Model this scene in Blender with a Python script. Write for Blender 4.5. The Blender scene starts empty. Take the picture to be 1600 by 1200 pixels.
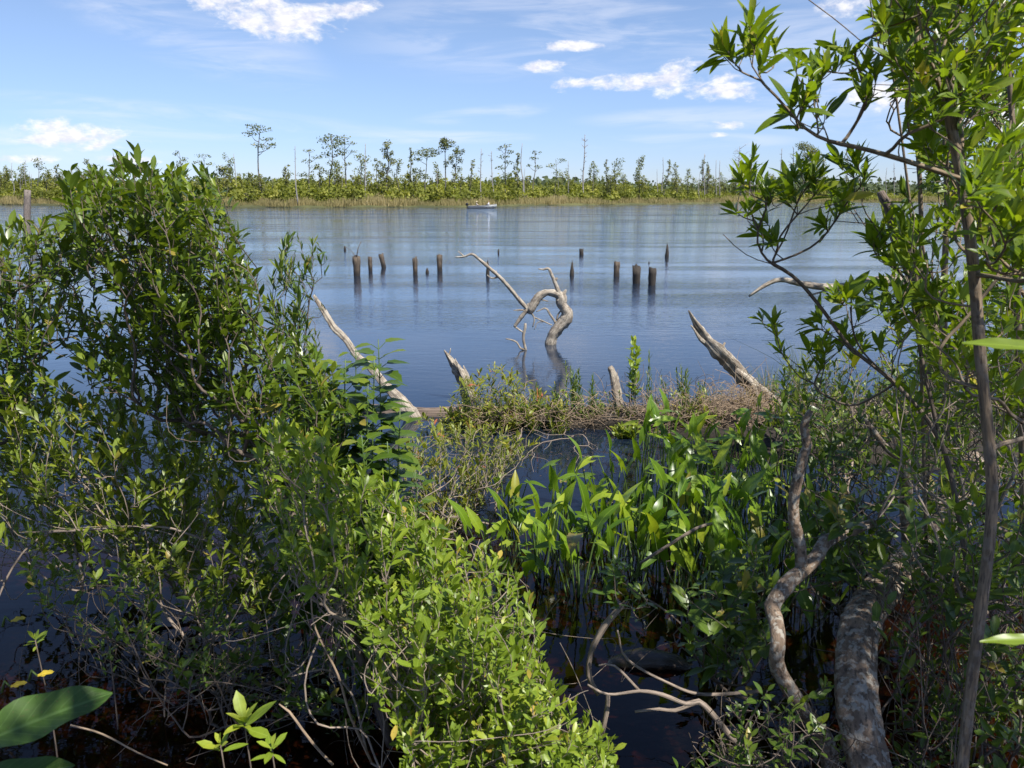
import bpy, math, random
import numpy as np
from math import radians, sin, cos, pi, sqrt

C = bpy.context.scene.collection
RNG = np.random.default_rng(11)
random.seed(5)

# ------------------------------------------------------------------ camera
F = 1256.0          # focal length in pixels of the 1600 px wide photograph
YH = 308.0          # horizon row
CAMZ = 2.0
PITCH = math.atan((600 - YH) / F)
cam_data = bpy.data.cameras.new("camera")
cam = bpy.data.objects.new("camera", cam_data)
C.objects.link(cam)
cam.location = (0, 0, CAMZ)
cam.rotation_euler = (pi / 2 - PITCH, 0, 0)
cam_data.sensor_width = 36.0
cam_data.lens = 36.0 * F / 1600.0
cam_data.clip_start = 0.05
cam_data.clip_end = 5000
cam_data.dof.use_dof = True
cam_data.dof.focus_distance = 6.0
cam_data.dof.aperture_fstop = 9.0
bpy.context.scene.camera = cam

# ------------------------------------------------------------------ sky and sun
SUN_AZ = radians(136)      # clockwise from +Y (straight ahead)
SUN_EL = radians(56)
SUNV = np.array([sin(SUN_AZ) * cos(SUN_EL), cos(SUN_AZ) * cos(SUN_EL), sin(SUN_EL)])
sun_data = bpy.data.lights.new("sun", 'SUN')
sun = bpy.data.objects.new("sun", sun_data)
C.objects.link(sun)
sun_data.energy = 5.0
sun_data.angle = radians(0.53)
sun_data.color = (1.0, 0.955, 0.88)
sun.location = (10, -10, 20)
sun.rotation_euler = (pi / 2 - SUN_EL, 0, pi - SUN_AZ)

vs = bpy.context.scene.view_settings
vs.view_transform = 'Standard'
vs.look = 'None'
vs.exposure = 0.66
vs.gamma = 1.0
vs.use_curve_mapping = False
cy = bpy.context.scene.cycles
cy.max_bounces = 7
cy.diffuse_bounces = 3
cy.glossy_bounces = 3
cy.transmission_bounces = 3
cy.transparent_max_bounces = 8
cy.caustics_reflective = False
cy.caustics_refractive = False
cy.sample_clamp_indirect = 6.0


def ray(px, py):
    """world direction through a pixel of the 1600x1200 photograph, scaled so that y = 1"""
    x = (px - 800) / F
    y = (600 - py) / F
    d = np.array([x, cos(PITCH) + y * sin(PITCH), -sin(PITCH) + y * cos(PITCH)])
    return d / d[1]


def at(px, py, d):
    r = ray(px, py)
    return np.array([0, 0, CAMZ]) + r * d


def on_water(px, py, z=0.0):
    r = ray(px, py)
    return np.array([0, 0, CAMZ]) + r * ((z - CAMZ) / r[2])


def ppm(d):
    """metres covered by one photograph pixel at distance d"""
    return d / F


class NB:
    """small node builder"""
    def __init__(self, tree):
        self.t = tree
        self.n = tree.nodes
        self.l = tree.links

    def new(self, kind, **kw):
        n = self.n.new(kind)
        for k, v in kw.items():
            setattr(n, k, v)
        return n

    def put(self, sock, v):
        if isinstance(v, bpy.types.NodeSocket):
            self.l.new(v, sock)
        elif isinstance(v, (tuple, list)):
            if len(v) == 3 and sock.type == 'RGBA':
                v = (*v, 1)
            sock.default_value = v
        else:
            sock.default_value = v

    def math(self, op, a, b=0.0, c=0.0, clamp=False):
        n = self.new('ShaderNodeMath', operation=op, use_clamp=clamp)
        self.put(n.inputs[0], a)
        self.put(n.inputs[1], b)
        self.put(n.inputs[2], c)
        return n.outputs[0]

    def mix(self, f, a, b, blend='MIX'):
        n = self.new('ShaderNodeMix', data_type='RGBA', blend_type=blend)
        self.put(n.inputs[0], f)
        self.put(n.inputs[6], a)
        self.put(n.inputs[7], b)
        return n.outputs[2]

    def noise(self, vec, scale, detail=4, rough=0.55, dist=0.0):
        n = self.new('ShaderNodeTexNoise')
        if vec is not None:
            self.l.new(vec, n.inputs['Vector'])
        n.inputs['Scale'].default_value = scale
        n.inputs['Detail'].default_value = detail
        n.inputs['Roughness'].default_value = rough
        n.inputs['Distortion'].default_value = dist
        return n.outputs[0]

    def ramp(self, f, stops):
        n = self.new('ShaderNodeValToRGB')
        el = n.color_ramp.elements
        while len(el) < len(stops):
            el.new(0.5)
        for e, (p, c) in zip(el, stops):
            e.position = p
            e.color = (*c, 1) if len(c) == 3 else c
        self.put(n.inputs[0], f)
        return n.outputs[0]

    def smooth(self, v, a, b):
        n = self.new('ShaderNodeMapRange', interpolation_type='SMOOTHSTEP')
        self.put(n.inputs[0], v)
        n.inputs[1].default_value = a
        n.inputs[2].default_value = b
        return n.outputs[0]

    def mapping(self, vec, scale=(1, 1, 1), rot=(0, 0, 0), loc=(0, 0, 0)):
        n = self.new('ShaderNodeMapping')
        self.l.new(vec, n.inputs[0])
        n.inputs['Scale'].default_value = scale
        n.inputs['Rotation'].default_value = rot
        n.inputs['Location'].default_value = loc
        return n.outputs[0]


world = bpy.data.worlds.new("World")
bpy.context.scene.world = world
world.use_nodes = True
world.node_tree.nodes.clear()
w = NB(world.node_tree)
SKY_K = 0.085
sky = w.new('ShaderNodeTexSky', sky_type='NISHITA')
sky.sun_disc = False
sky.sun_elevation = SUN_EL
sky.sun_rotation = SUN_AZ
sky.air_density = 1.0
sky.dust_density = 0.15
sky.ozone_density = 3.0
sky.altitude = 0
tc = w.new('ShaderNodeTexCoord')
dirv = tc.outputs['Generated']
sep = w.new('ShaderNodeSeparateXYZ')
w.l.new(dirv, sep.inputs[0])
az = w.math('ARCTAN2', sep.outputs[0], sep.outputs[1])
el = w.math('ARCSINE', sep.outputs[2])
cumn = w.noise(w.mapping(dirv, (1, 1, 2.3)), 26.0, 7, 0.62, 0.3)
cumb = w.noise(w.mapping(dirv, (1, 1, 1.9), loc=(3, 1, 2)), 70.0, 4, 0.6)
cirn = w.noise(w.mapping(dirv, (1, 1, 7.0), rot=(0, 0.05, 0.3)), 6.5, 6, 0.6, 0.6)


def ang(px, py):
    r = ray(px, py)
    r = r / np.linalg.norm(r)
    return math.atan2(r[0], r[1]), math.asin(r[2])


def ellipse(px, py, wx, wy, tilt=0.0):
    a0, e0 = ang(px, py)
    kx, ky = F / wx, F / wy
    da = w.math('SUBTRACT', az, a0)
    de = w.math('SUBTRACT', el, e0)
    if tilt:
        de = w.math('SUBTRACT', de, w.math('MULTIPLY', da, tilt))
    xx = w.math('POWER', w.math('ABSOLUTE', w.math('MULTIPLY', da, kx)), 2.0)
    yy = w.math('POWER', w.math('ABSOLUTE', w.math('MULTIPLY', de, ky)), 2.0)
    return w.math('SUBTRACT', 1.0, w.math('ADD', xx, yy)), de


# puffs: photograph position and half sizes of each small white cloud
PUFFS = [(432, 34, 78, 22, 0), (398, 8, 75, 13, 0), (545, 17, 38, 11, .12), (470, 20, 60, 14, 0),
         (108, 209, 70, 17, 0), (70, 216, 34, 9, 0), (1060, 124, 34, 24, 0.1), (985, 128, 92, 11, 0.05),
         (1102, 136, 66, 17, -.08), (852, 103, 33, 8, 0.05), (890, 72, 42, 6, 0), (1316, 12, 36, 10, 0),
         (20, 248, 45, 6, 0), (200, 250, 40, 5, 0), (1130, 197, 24, 6, 0),
         (1420, 150, 70, 16, 0), (1560, 190, 90, 26, 0), (1120, 210, 14, 4, 0)]
pm = None
for (px, py, wx, wy, t) in PUFFS:
    m, de = ellipse(px, py, wx * 1.25, wy * 1.35, t)
    pm = m if pm is None else w.math('MAXIMUM', pm, m)
pm = w.math('MAXIMUM', pm, -1.6)
puff = w.smooth(w.math('ADD', w.math('ADD', pm, w.math('MULTIPLY', w.math('SUBTRACT', cumn, 0.5), 3.4)),
                       w.math('MULTIPLY', w.math('SUBTRACT', cumb, 0.5), 0.9)), 0.05, 1.15)
VEILS = [(300, 186, 260, 20, -.05), (190, 172, 170, 15, -.06), (400, 205, 260, 14, 0), (290, 40, 190, 55, -.3), (900, 30, 330, 75, .05),
         (1200, 60, 260, 40, 0), (750, 180, 110, 12, .1), (640, 214, 200, 10, 0), (1120, 185, 200, 16, 0), (1070, 222, 170, 12, 0),
         (60, 226, 200, 22, 0), (1430, 130, 220, 80, 0)]
vm = None
for (px, py, wx, wy, t) in VEILS:
    m, de = ellipse(px, py, wx * 1.15, wy * 1.25, t)
    m = w.math('MAXIMUM', m, 0.0)
    vm = m if vm is None else w.math('MAXIMUM', vm, m)
veil = w.math('MULTIPLY', w.math('MULTIPLY', w.smooth(vm, 0.0, 0.9), w.smooth(cirn, 0.37, 0.68)), 0.34)
# thin general cloud away from the photographed window, so that the water has something to mirror
hi = w.noise(w.mapping(dirv, (1, 1, 2.0), loc=(7, 2, 1)), 3.2, 7, 0.62, 0.5)
high = w.math('MULTIPLY', w.smooth(hi, 0.50, 0.75), w.smooth(el, 0.24, 0.5))
skyc = sky.outputs[0]
skyc = w.mix(1.0, skyc, (1.0, 0.98, 1.10), 'MULTIPLY')
skyc = w.mix(w.math('SUBTRACT', 1.0, w.smooth(el, 0.0, 0.22)), skyc, w.mix(1.0, skyc, (0.70, 0.82, 1.07), 'MULTIPLY'))
c1 = w.mix(veil, skyc, (7.4, 7.6, 8.4))
c1 = w.mix(w.math('MULTIPLY', high, 0.5), c1, (6.8, 7.0, 7.8))
pcol = w.mix(w.smooth(cumb, 0.35, 0.65), (6.6, 6.6, 7.4), (8.4, 8.3, 8.4))
c2 = w.mix(w.math('MULTIPLY', puff, 0.93), c1, pcol)
bg = w.new('ShaderNodeBackground')
w.put(bg.inputs[0], c2)
bg.inputs[1].default_value = SKY_K
wo = w.new('ShaderNodeOutputWorld')
w.l.new(bg.outputs[0], wo.inputs[0])


# ------------------------------------------------------------------ object helpers
def tag(o, label=None, cat=None, group=None, kind=None):
    if label: o['label'] = label
    if cat: o['category'] = cat
    if group: o['group'] = group
    if kind: o['kind'] = kind
    return o


def empty(name, loc, label=None, cat=None, group=None):
    o = bpy.data.objects.new(name, None)
    C.objects.link(o)
    o.location = tuple(float(v) for v in loc)
    o.empty_display_size = 0.1
    return tag(o, label, cat, group)


class MB:
    """collects geometry and links it as one mesh object"""
    def __init__(self):
        self.V, self.A, self.Q, self.T, self.n = [], [], [], [], 0
        self.MQ, self.MT = [], []

    def add(self, V, quads=None, tris=None, attr=None, mi=0):
        V = np.asarray(V, dtype=np.float64).reshape(-1, 3)
        if attr is None:
            attr = V.copy()
        self.V.append(V)
        self.A.append(np.asarray(attr, dtype=np.float64).reshape(-1, 3))
        if quads is not None and len(quads):
            q = np.asarray(quads, dtype=np.int64) + self.n
            self.Q.append(q)
            self.MQ.append(np.full(len(q), mi))
        if tris is not None and len(tris):
            t = np.asarray(tris, dtype=np.int64) + self.n
            self.T.append(t)
            self.MT.append(np.full(len(t), mi))
        self.n += len(V)

    def build(self, name, mats, parent=None, smooth=True):
        if not isinstance(mats, (list, tuple)): mats = [mats]
        V = np.concatenate(self.V) if self.V else np.zeros((0, 3))
        off = np.zeros(3)
        if parent is not None:
            off = np.array(parent.location)
            p = parent.parent
            while p is not None:
                off = off + np.array(p.location)
                p = p.parent
        V = V - off
        q = np.concatenate(self.Q) if self.Q else np.zeros((0, 4), dtype=np.int64)
        t = np.concatenate(self.T) if self.T else np.zeros((0, 3), dtype=np.int64)
        me = bpy.data.meshes.new(name)
        me.vertices.add(len(V))
        me.vertices.foreach_set('co', V.astype(np.float32).ravel())
        loops = np.concatenate([q.ravel(), t.ravel()]).astype(np.int32)
        me.loops.add(len(loops))
        me.loops.foreach_set('vertex_index', loops)
        npoly = len(q) + len(t)
        me.polygons.add(npoly)
        starts = np.concatenate([np.arange(len(q)) * 4, len(q) * 4 + np.arange(len(t)) * 3]).astype(np.int32)
        me.polygons.foreach_set('loop_start', starts)
        mi = np.concatenate(self.MQ + self.MT).astype(np.int32) if npoly else np.zeros(0, np.int32)
        me.polygons.foreach_set('material_index', mi)
        me.polygons.foreach_set('use_smooth', np.full(npoly, smooth))
        a = me.attributes.new('leaf', 'FLOAT_VECTOR', 'POINT')
        a.data.foreach_set('vector', np.concatenate(self.A).astype(np.float32).ravel())
        for m in mats: me.materials.append(m)
        me.update(calc_edges=True)
        o = bpy.data.objects.new(name, me)
        C.objects.link(o)
        if parent is not None: o.parent = parent
        return o


def unit(v, axis=-1):
    n = np.linalg.norm(v, axis=axis, keepdims=True)
    return v / np.maximum(n, 1e-9)


def smooth_line(pts, rads, step):
    """Catmull-Rom through the points, resampled"""
    P = np.asarray(pts, float)
    R = np.asarray(rads, float)
    if len(P) == 2:
        n = max(2, int(np.linalg.norm(P[1] - P[0]) / step) + 1)
        t = np.linspace(0, 1, n)[:, None]
        return P[0] + (P[1] - P[0]) * t, R[0] + (R[1] - R[0]) * t[:, 0]
    out, ro = [], []
    E = np.vstack([2 * P[0] - P[1], P, 2 * P[-1] - P[-2]])
    for i in range(len(P) - 1):
        p0, p1, p2, p3 = E[i], E[i + 1], E[i + 2], E[i + 3]
        n = max(1, int(np.linalg.norm(p2 - p1) / step + 0.5))
        for k in range(n):
            t = k / n
            out.append(0.5 * ((2 * p1) + (-p0 + p2) * t + (2 * p0 - 5 * p1 + 4 * p2 - p3) * t * t + (-p0 + 3 * p1 - 3 * p2 + p3) * t ** 3))
            ro.append(R[i] + (R[i + 1] - R[i]) * t)
    out.append(P[-1]); ro.append(R[-1])
    return np.array(out), np.array(ro)


def tube(mb, P, R, sides=6, rough=0.0, ridge=0.0, rng=RNG, cap=True, mi=0, u0=0.0, splinter=0.0):
    P = np.asarray(P, float); R = np.asarray(R, float)
    n = len(P)
    if n < 2: return
    T = np.gradient(P, axis=0)
    T = unit(T)
    ref = np.array([0, 0, 1.0]) if abs(T[0, 2]) < 0.9 else np.array([1.0, 0, 0])
    N = np.zeros_like(P)
    v = unit(np.cross(T[0], ref))
    for i in range(n):
        v = v - T[i] * np.dot(v, T[i])
        v = v / max(np.linalg.norm(v), 1e-9)
        N[i] = v
    B = np.cross(T, N)
    th = np.arange(sides) * 2 * pi / sides
    rr = R[:, None] * np.ones((1, sides))
    if ridge:
        k = 1 + ridge * (np.sin(th * 2 + rng.uniform(0, 6)) * .5 + np.sin(th * 5 + rng.uniform(0, 6)) * .5 + rng.normal(0, .35, sides))
        rr = rr * k[None, :]
    if rough:
        rr = rr * (1 + rng.normal(0, rough, (n, sides)))
        lump = np.interp(np.arange(n), np.arange(0, n + 3, 3), 1 + rng.normal(0, rough * .9, len(np.arange(0, n + 3, 3))))
        rr = rr * lump[:, None]
    ct, st = np.cos(th), np.sin(th)
    V = P[:, None, :] + rr[:, :, None] * (N[:, None, :] * ct[None, :, None] + B[:, None, :] * st[None, :, None])
    if splinter:
        s = rng.uniform(0, splinter, sides) * (rng.random(sides) < .6)
        V[-1] += T[-1][None, :] * s[:, None]
    u = np.concatenate([[0], np.cumsum(np.linalg.norm(np.diff(P, axis=0), axis=1))]) + u0
    A = np.stack([np.repeat(u[:, None], sides, 1), R[:, None] * ct[None, :], R[:, None] * st[None, :]], -1)
    i = np.arange(n - 1)[:, None] * sides
    j = np.arange(sides)[None, :]
    j2 = (j + 1) % sides
    q = np.stack([i + j, i + j2, i + sides + j2, i + sides + j], -1).reshape(-1, 4)
    V = V.reshape(-1, 3); A = A.reshape(-1, 3)
    tris = []
    if cap:
        V = np.vstack([V, P[0], P[-1]]); A = np.vstack([A, A[0], A[-1]])
        c0, c1 = n * sides, n * sides + 1
        b = (n - 1) * sides
        tris = [(c0, (k + 1) % sides, k) for k in range(sides)] + [(c1, b + k, b + (k + 1) % sides) for k in range(sides)]
    mb.add(V, q, tris, A, mi)


# ------------------------------------------------------------------ leaves
def leaf_template(n=4, width=0.3, peak=0.45, fold=0.25, droop=0.15, teeth=0.0, twist=0.0, tip=1.0):
    """leaf along +X of length 1; rows of midrib and two edges"""
    V, A = [(0, 0, 0)], [(0, 0, 0)]
    for i in range(1, n):
        u = i / n
        p = math.log(0.5) / math.log(peak)
        wv = math.sin(pi * u ** p) ** 0.8 * width / 2
        if teeth: wv *= 1 + teeth * (1 if i % 2 else -1)
        z = -droop * u * u
        tw = twist * u
        V += [(u, 0, z), (u - .0, wv * cos(tw), z + wv * fold + wv * sin(tw)), (u, -wv * cos(tw), z + wv * fold - wv * sin(tw))]
        A += [(u, 0, 0), (u, 1, 0), (u, -1, 0)]
    V.append((1, 0, -droop)); A.append((1, 0, 0))
    Q, T = [], []
    T += [(0, 1, 2), (0, 3, 1)]
    for i in range(1, n - 1):
        a = 1 + (i - 1) * 3; b = a + 3
        Q += [(a, b, b + 1, a + 1), (a, a + 2, b + 2, b)]
    a = 1 + (n - 2) * 3; e = len(V) - 1
    T += [(a, e, a + 1), (a, a + 2, e)]
    return np.array(V, float), np.array(A, float), np.array(Q).reshape(-1, 4), np.array(T)


def arrow_template(n=7, width=0.42, lobe=0.3, fold=0.3, droop=0.2):
    """arrow shaped leaf with two basal lobes"""
    V, A = [(0, 0, 0)], [(0, 0, 0)]
    prof = [0.0, .46, .52, .49, .42, .31, .17]
    V += [(0.0, .30 * width * 2, .02), (0.0, -.30 * width * 2, .02)]; A += [(0, .8, 0), (0, -.8, 0)]
    for i in range(1, n):
        u = i / n
        wv = prof[i] * width * 1.0
        z = -droop * u * u
        V += [(u, 0, z), (u, wv, z + wv * fold), (u, -wv, z + wv * fold)]
        A += [(u, 0, 0), (u, 1, 0), (u, -1, 0)]
    V.append((1, 0, -droop)); A.append((1, 0, 0)); e = len(V) - 1
    V += [(-lobe, .24 * width * 2, .0), (-lobe, -.24 * width * 2, .0), (-lobe * .8, .34 * width * 1.6, .03), (-lobe * .8, -.34 * width * 1.6, .03)]
    A += [(0, .8, 0), (0, -.8, 0), (0, 1, 0), (0, -1, 0)]
    L0, L1, L2, L3 = e + 1, e + 2, e + 3, e + 4
    Q = [(0, 3, 4, 1), (0, 2, 5, 3)]
    for i in range(1, n - 1):
        a = 3 + (i - 1) * 3; b = a + 3
        Q += [(a, b, b + 1, a + 1), (a, a + 2, b + 2, b)]
    a = 3 + (n - 2) * 3
    T = [(a, e, a + 1), (a, a + 2, e), (0, 1, L0), (0, L1, 2), (1, L2, L0), (2, L1, L3)]
    return np.array(V, float), np.array(A, float), np.array(Q), np.array(T)


def bake(mb, tmpl, pos, d, nrm, sc, var, mi=0, wid=None):
    V0, A0, Q0, T0 = tmpl
    n = len(pos)
    if n == 0: return
    d = unit(d)
    nrm = unit(nrm - d * np.sum(nrm * d, 1, keepdims=True))
    side = np.cross(nrm, d)
    sc = np.asarray(sc, float)[:, None, None]
    wy = 1.0 if wid is None else np.asarray(wid)[:, None, None]
    V = pos[:, None, :] + sc * (V0[None, :, 0:1] * d[:, None, :] + wy * V0[None, :, 1:2] * side[:, None, :] + V0[None, :, 2:3] * nrm[:, None, :])
    A = np.repeat(A0[None], n, 0).copy()
    A[:, :, 2] = np.asarray(var)[:, None]
    k = len(V0)
    off = (np.arange(n) * k)[:, None, None]
    Q = (Q0[None] + off).reshape(-1, 4) if len(Q0) else None
    T = (T0[None] + off).reshape(-1, 3) if len(T0) else None
    mb.add(V.reshape(-1, 3), Q, T, A.reshape(-1, 3), mi)


def bake_mix(mb, tmpls, pos, d, nrm, sc, var, rng=RNG):
    pick = rng.integers(0, len(tmpls), len(pos))
    for i, t in enumerate(tmpls):
        m = pick == i
        bake(mb, t, pos[m], d[m], nrm[m], np.asarray(sc)[m], np.asarray(var)[m])


def perp(D, rng):
    r = rng.normal(size=D.shape)
    r = r - D * np.sum(r * D, 1, keepdims=True)
    return unit(r)


def sprig_leaves(S, D, L, n, ll, a0=75, a1=25, rng=RNG, up=0.5, whorl=0.0, opposite=False):
    """leaves round M twigs. S start, D direction, L length (M), n per twig, ll leaf length (M)"""
    M = len(S)
    u = np.linspace(0.12, 1.0, n)
    if whorl: u = u ** (1 - whorl)
    E1 = perp(D, rng); E2 = np.cross(D, E1)
    golden = 2.4 if not opposite else pi / 2
    az0 = rng.uniform(0, 6.28, M)
    pos, dd, nn, sc, vv = [], [], [], [], []
    basev = rng.uniform(0, 1, M)
    for i in range(n):
        k = i if not opposite else i // 2
        th = az0 + k * golden + (pi if (opposite and i % 2) else 0) + rng.normal(0, .25, M)
        a = np.radians(a0 + (a1 - a0) * u[i] + rng.normal(0, 15, M))
        rad = E1 * np.cos(th)[:, None] + E2 * np.sin(th)[:, None]
        dir_ = D * np.cos(a)[:, None] + rad * np.sin(a)[:, None]
        nr = D - dir_ * np.sum(D * dir_, 1, keepdims=True)
        nr = unit(nr) + np.array([0, 0, up]) + rng.normal(0, .2, (M, 3))
        p = S + D * (L * u[i])[:, None]
        size = ll * (1 - 0.35 * u[i] ** 3) * rng.uniform(.5, 1.22, M) * (0.75 + 0.25 * min(1, 3 * (1 - abs(u[i] - .55))))
        pos.append(p); dd.append(dir_); nn.append(nr); sc.append(size)
        vv.append(np.clip(basev * .45 + rng.uniform(0, .35, M) + .25 * u[i] ** 2, 0, .93))
    pos, dd, nn, sc, vv = [np.concatenate(q) for q in (pos, dd, nn, sc, vv)]
    vv = np.where(rng.random(len(vv)) < .022, 1.0, vv)
    keep = rng.random(len(vv)) > .10
    return pos[keep], dd[keep], nn[keep], sc[keep], vv[keep]


def grow(base, skel, S, Tp, rng, r_tip=0.0012, power=0.42, rmax=0.03, step=0.045, jit=0.12, sag=0.0):
    """one branching network from the base through skeleton lines to each twig S->Tp; returns chains [(pts, radii)]"""
    cap = 200000
    pos = np.zeros((cap, 3)); par = np.full(cap, -1, dtype=np.int64)
    n = 1
    pos[0] = base
    minr = {}

    def add(p, parent):
        nonlocal n
        pos[n] = p; par[n] = parent
        n += 1
        return n - 1
    for line in skel:
        L, rr = smooth_line(line, np.zeros(len(line)), step)
        d = np.linalg.norm(pos[:n] - L[0], axis=1)
        k = int(np.argmin(d))
        if d[k] > step * 1.5:
            m = int(d[k] / step)
            p0 = pos[k].copy()
            for q in range(1, m):
                k = add(p0 + (L[0] - p0) * q / m, k)
        for p in L:
            k = add(p, k)
    order = np.argsort(np.linalg.norm(S - base, axis=1))
    tips = []
    for i in order:
        s = S[i]
        P = pos[:n]
        d = np.linalg.norm(P - s, axis=1)
        c = d + 0.9 * np.maximum(0, np.linalg.norm(P - base, axis=1) - np.linalg.norm(s - base)) + 0.35 * np.maximum(0, P[:, 2] - s[2] + .01)
        k = int(np.argmin(c))
        dist = d[k]
        m = max(1, int(dist / step))
        p0 = pos[k].copy()
        if par[k] >= 0:
            dirp = unit(p0 - pos[par[k]])
        else:
            dirp = np.array([0, 0, 1.0])
        td = unit(Tp[i] - s)
        c1 = p0 + unit(dirp * .6 + unit(s - p0)) * dist * .33 + rng.normal(0, jit * dist * .5, 3)
        c2 = s - td * dist * .3 + rng.normal(0, jit * dist * .5, 3) - np.array([0, 0, sag * dist])
        for q in range(1, m + 1):
            t = q / m
            b = (1 - t) ** 3 * p0 + 3 * (1 - t) ** 2 * t * c1 + 3 * (1 - t) * t * t * c2 + t ** 3 * s
            k = add(b, k)
        tl = np.linalg.norm(Tp[i] - s)
        ns = max(2, int(tl / .045))
        bow = rng.normal(0, .09, 3) * tl
        for q in range(1, ns):
            t = q / ns
            k = add(s + (Tp[i] - s) * t + bow * 4 * t * (1 - t) + rng.normal(0, .012, 3) * tl, k)
        k = add(Tp[i], k)
        tips.append(k)
    cnt = np.zeros(n)
    cnt[tips] = 1
    for line_end in range(n):
        pass
    childs = [[] for _ in range(n)]
    for i in range(1, n):
        childs[par[i]].append(i)
    for i in range(n - 1, 0, -1):
        if not childs[i] and cnt[i] == 0: cnt[i] = 1
        cnt[par[i]] += cnt[i]
    R = np.minimum(r_tip * cnt ** power, rmax)
    chains = []
    smoothed = {}
    stack = [(0, None)]
    while stack:
        i, pr = stack.pop()
        ch = [] if pr is None else [pr]
        k = i
        while True:
            ch.append(k)
            cs = childs[k]
            if not cs: break
            cs = sorted(cs, key=lambda a: -cnt[a])
            for o in cs[1:]:
                stack.append((o, k))
            k = cs[0]
        r = R[ch].copy()
        if pr is not None and len(ch) > 1: r[0] = min(r[0], r[1] * 1.25)
        Pc = pos[ch].copy()
        for _ in range(2):
            if len(Pc) > 3: Pc[1:-1] = Pc[1:-1] * .5 + (Pc[:-2] + Pc[2:]) * .25
        if pr is not None:
            Pc[0] = pos[pr] + (smoothed[pr] - pos[pr] if pr in smoothed else 0)
        for a_, p_ in zip(ch[(0 if pr is None else 1):], Pc[(0 if pr is None else 1):]): smoothed[a_] = p_
        chains.append((Pc, r))
    return chains


def in_poly(poly, n, rng):
    P = np.array(poly, float)
    lo, hi = P.min(0), P.max(0)
    out = []
    while len(out) < n:
        q = rng.uniform(lo, hi, (n * 3, 2))
        x, y = q[:, 0], q[:, 1]
        inside = np.zeros(len(q), bool)
        j = len(P) - 1
        for i in range(len(P)):
            xi, yi = P[i]; xj, yj = P[j]
            c = ((yi > y) != (yj > y)) & (x < (xj - xi) * (y - yi) / (yj - yi + 1e-9) + xi)
            inside ^= c
            j = i
        out += list(q[inside])
    return np.array(out[:n])


def fill(poly, n, d0, d1, rng, zmin=0.03):
    """points of a volume whose outline is given in the photograph and whose depth runs from d0 to d1"""
    q = in_poly(poly, n, rng)
    out = []
    for (x, y) in q:
        r = ray(x, y)
        d = rng.uniform(d0, d1)
        if r[2] < 0:
            dmax = (zmin - CAMZ) / r[2]
            if d > dmax: d = dmax - rng.uniform(0, .25)
        out.append(np.array([0, 0, CAMZ]) + r * d)
    return np.array(out)


def lines(*ls):
    return [[at(*p) for p in l] for l in ls]


# ------------------------------------------------------------------ materials
def new_mat(name):
    m = bpy.data.materials.new(name)
    m.use_nodes = True
    m.node_tree.nodes.clear()
    b = NB(m.node_tree)
    out = b.new('ShaderNodeOutputMaterial')
    return m, b, out


def leaf_mat(name, dark, light, young=None, rough=0.4, trans=0.3, vein=0.5, spec=0.5, side_vein=0.0, odd=None):
    if name not in ('marsh_grass', 'yellow_leaf', 'golden_blade', 'distant_wood'):
        g_ = lambda c: None if c is None else (c[0] * 1.16, c[1] * 1.02, c[2] * .75)
        dark, light, young = g_(dark), g_(light), g_(young)
        if odd is None: odd = (.30, .24, .05)
    m, b, out = new_mat(name)
    a = b.new('ShaderNodeAttribute', attribute_name='leaf')
    s = b.new('ShaderNodeSeparateXYZ')
    b.l.new(a.outputs['Vector'], s.inputs[0])
    var = s.outputs[2]
    stops = [(0.0, dark), (0.62, light), (1.0, young or light)]
    if odd: stops = [(0.0, dark), (0.6, light), (0.93, young or light), (0.985, odd)]
    col = b.ramp(var, stops)
    geo = b.new('ShaderNodeNewGeometry')
    bl = b.noise(geo.outputs['Position'], 60, 3)
    col = b.mix(b.math('MULTIPLY', b.smooth(bl, .45, .75), .25), col, tuple(c * .6 for c in dark))
    sp2 = b.noise(geo.outputs['Position'], 210, 2)
    col = b.mix(b.math('MULTIPLY', b.smooth(sp2, .66, .72), .7), col, (.12, .075, .03))
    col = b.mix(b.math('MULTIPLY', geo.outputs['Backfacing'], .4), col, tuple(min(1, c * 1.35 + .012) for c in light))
    va = b.math('ABSOLUTE', s.outputs[1])
    rib = b.math('SUBTRACT', 1.0, b.smooth(va, 0.0, 0.14))
    fac = b.math('MULTIPLY', rib, vein)
    if side_vein:
        wv = b.math('FRACT', b.math('ADD', b.math('MULTIPLY', s.outputs[0], 9.0), b.math('MULTIPLY', va, -2.2)))
        sv = b.math('SUBTRACT', 1.0, b.smooth(b.math('ABSOLUTE', b.math('SUBTRACT', wv, .5)), 0.0, .1))
        fac = b.math('MAXIMUM', fac, b.math('MULTIPLY', sv, side_vein))
    col = b.mix(fac, col, tuple(min(1, c * 1.5 + .03) for c in light))
    p = b.new('ShaderNodeBsdfPrincipled')
    b.put(p.inputs['Base Color'], col)
    p.inputs['Roughness'].default_value = rough
    p.inputs['Specular IOR Level'].default_value = spec
    t = b.new('ShaderNodeBsdfTranslucent')
    tcol = b.mix(1.0, col, (1.5, 1.5, .5), 'MULTIPLY')
    b.put(t.inputs[0], tcol)
    mx = b.new('ShaderNodeMixShader')
    mx.inputs[0].default_value = trans
    b.l.new(p.outputs[0], mx.inputs[1]); b.l.new(t.outputs[0], mx.inputs[2])
    b.l.new(mx.outputs[0], out.inputs[0])
    return m


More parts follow.
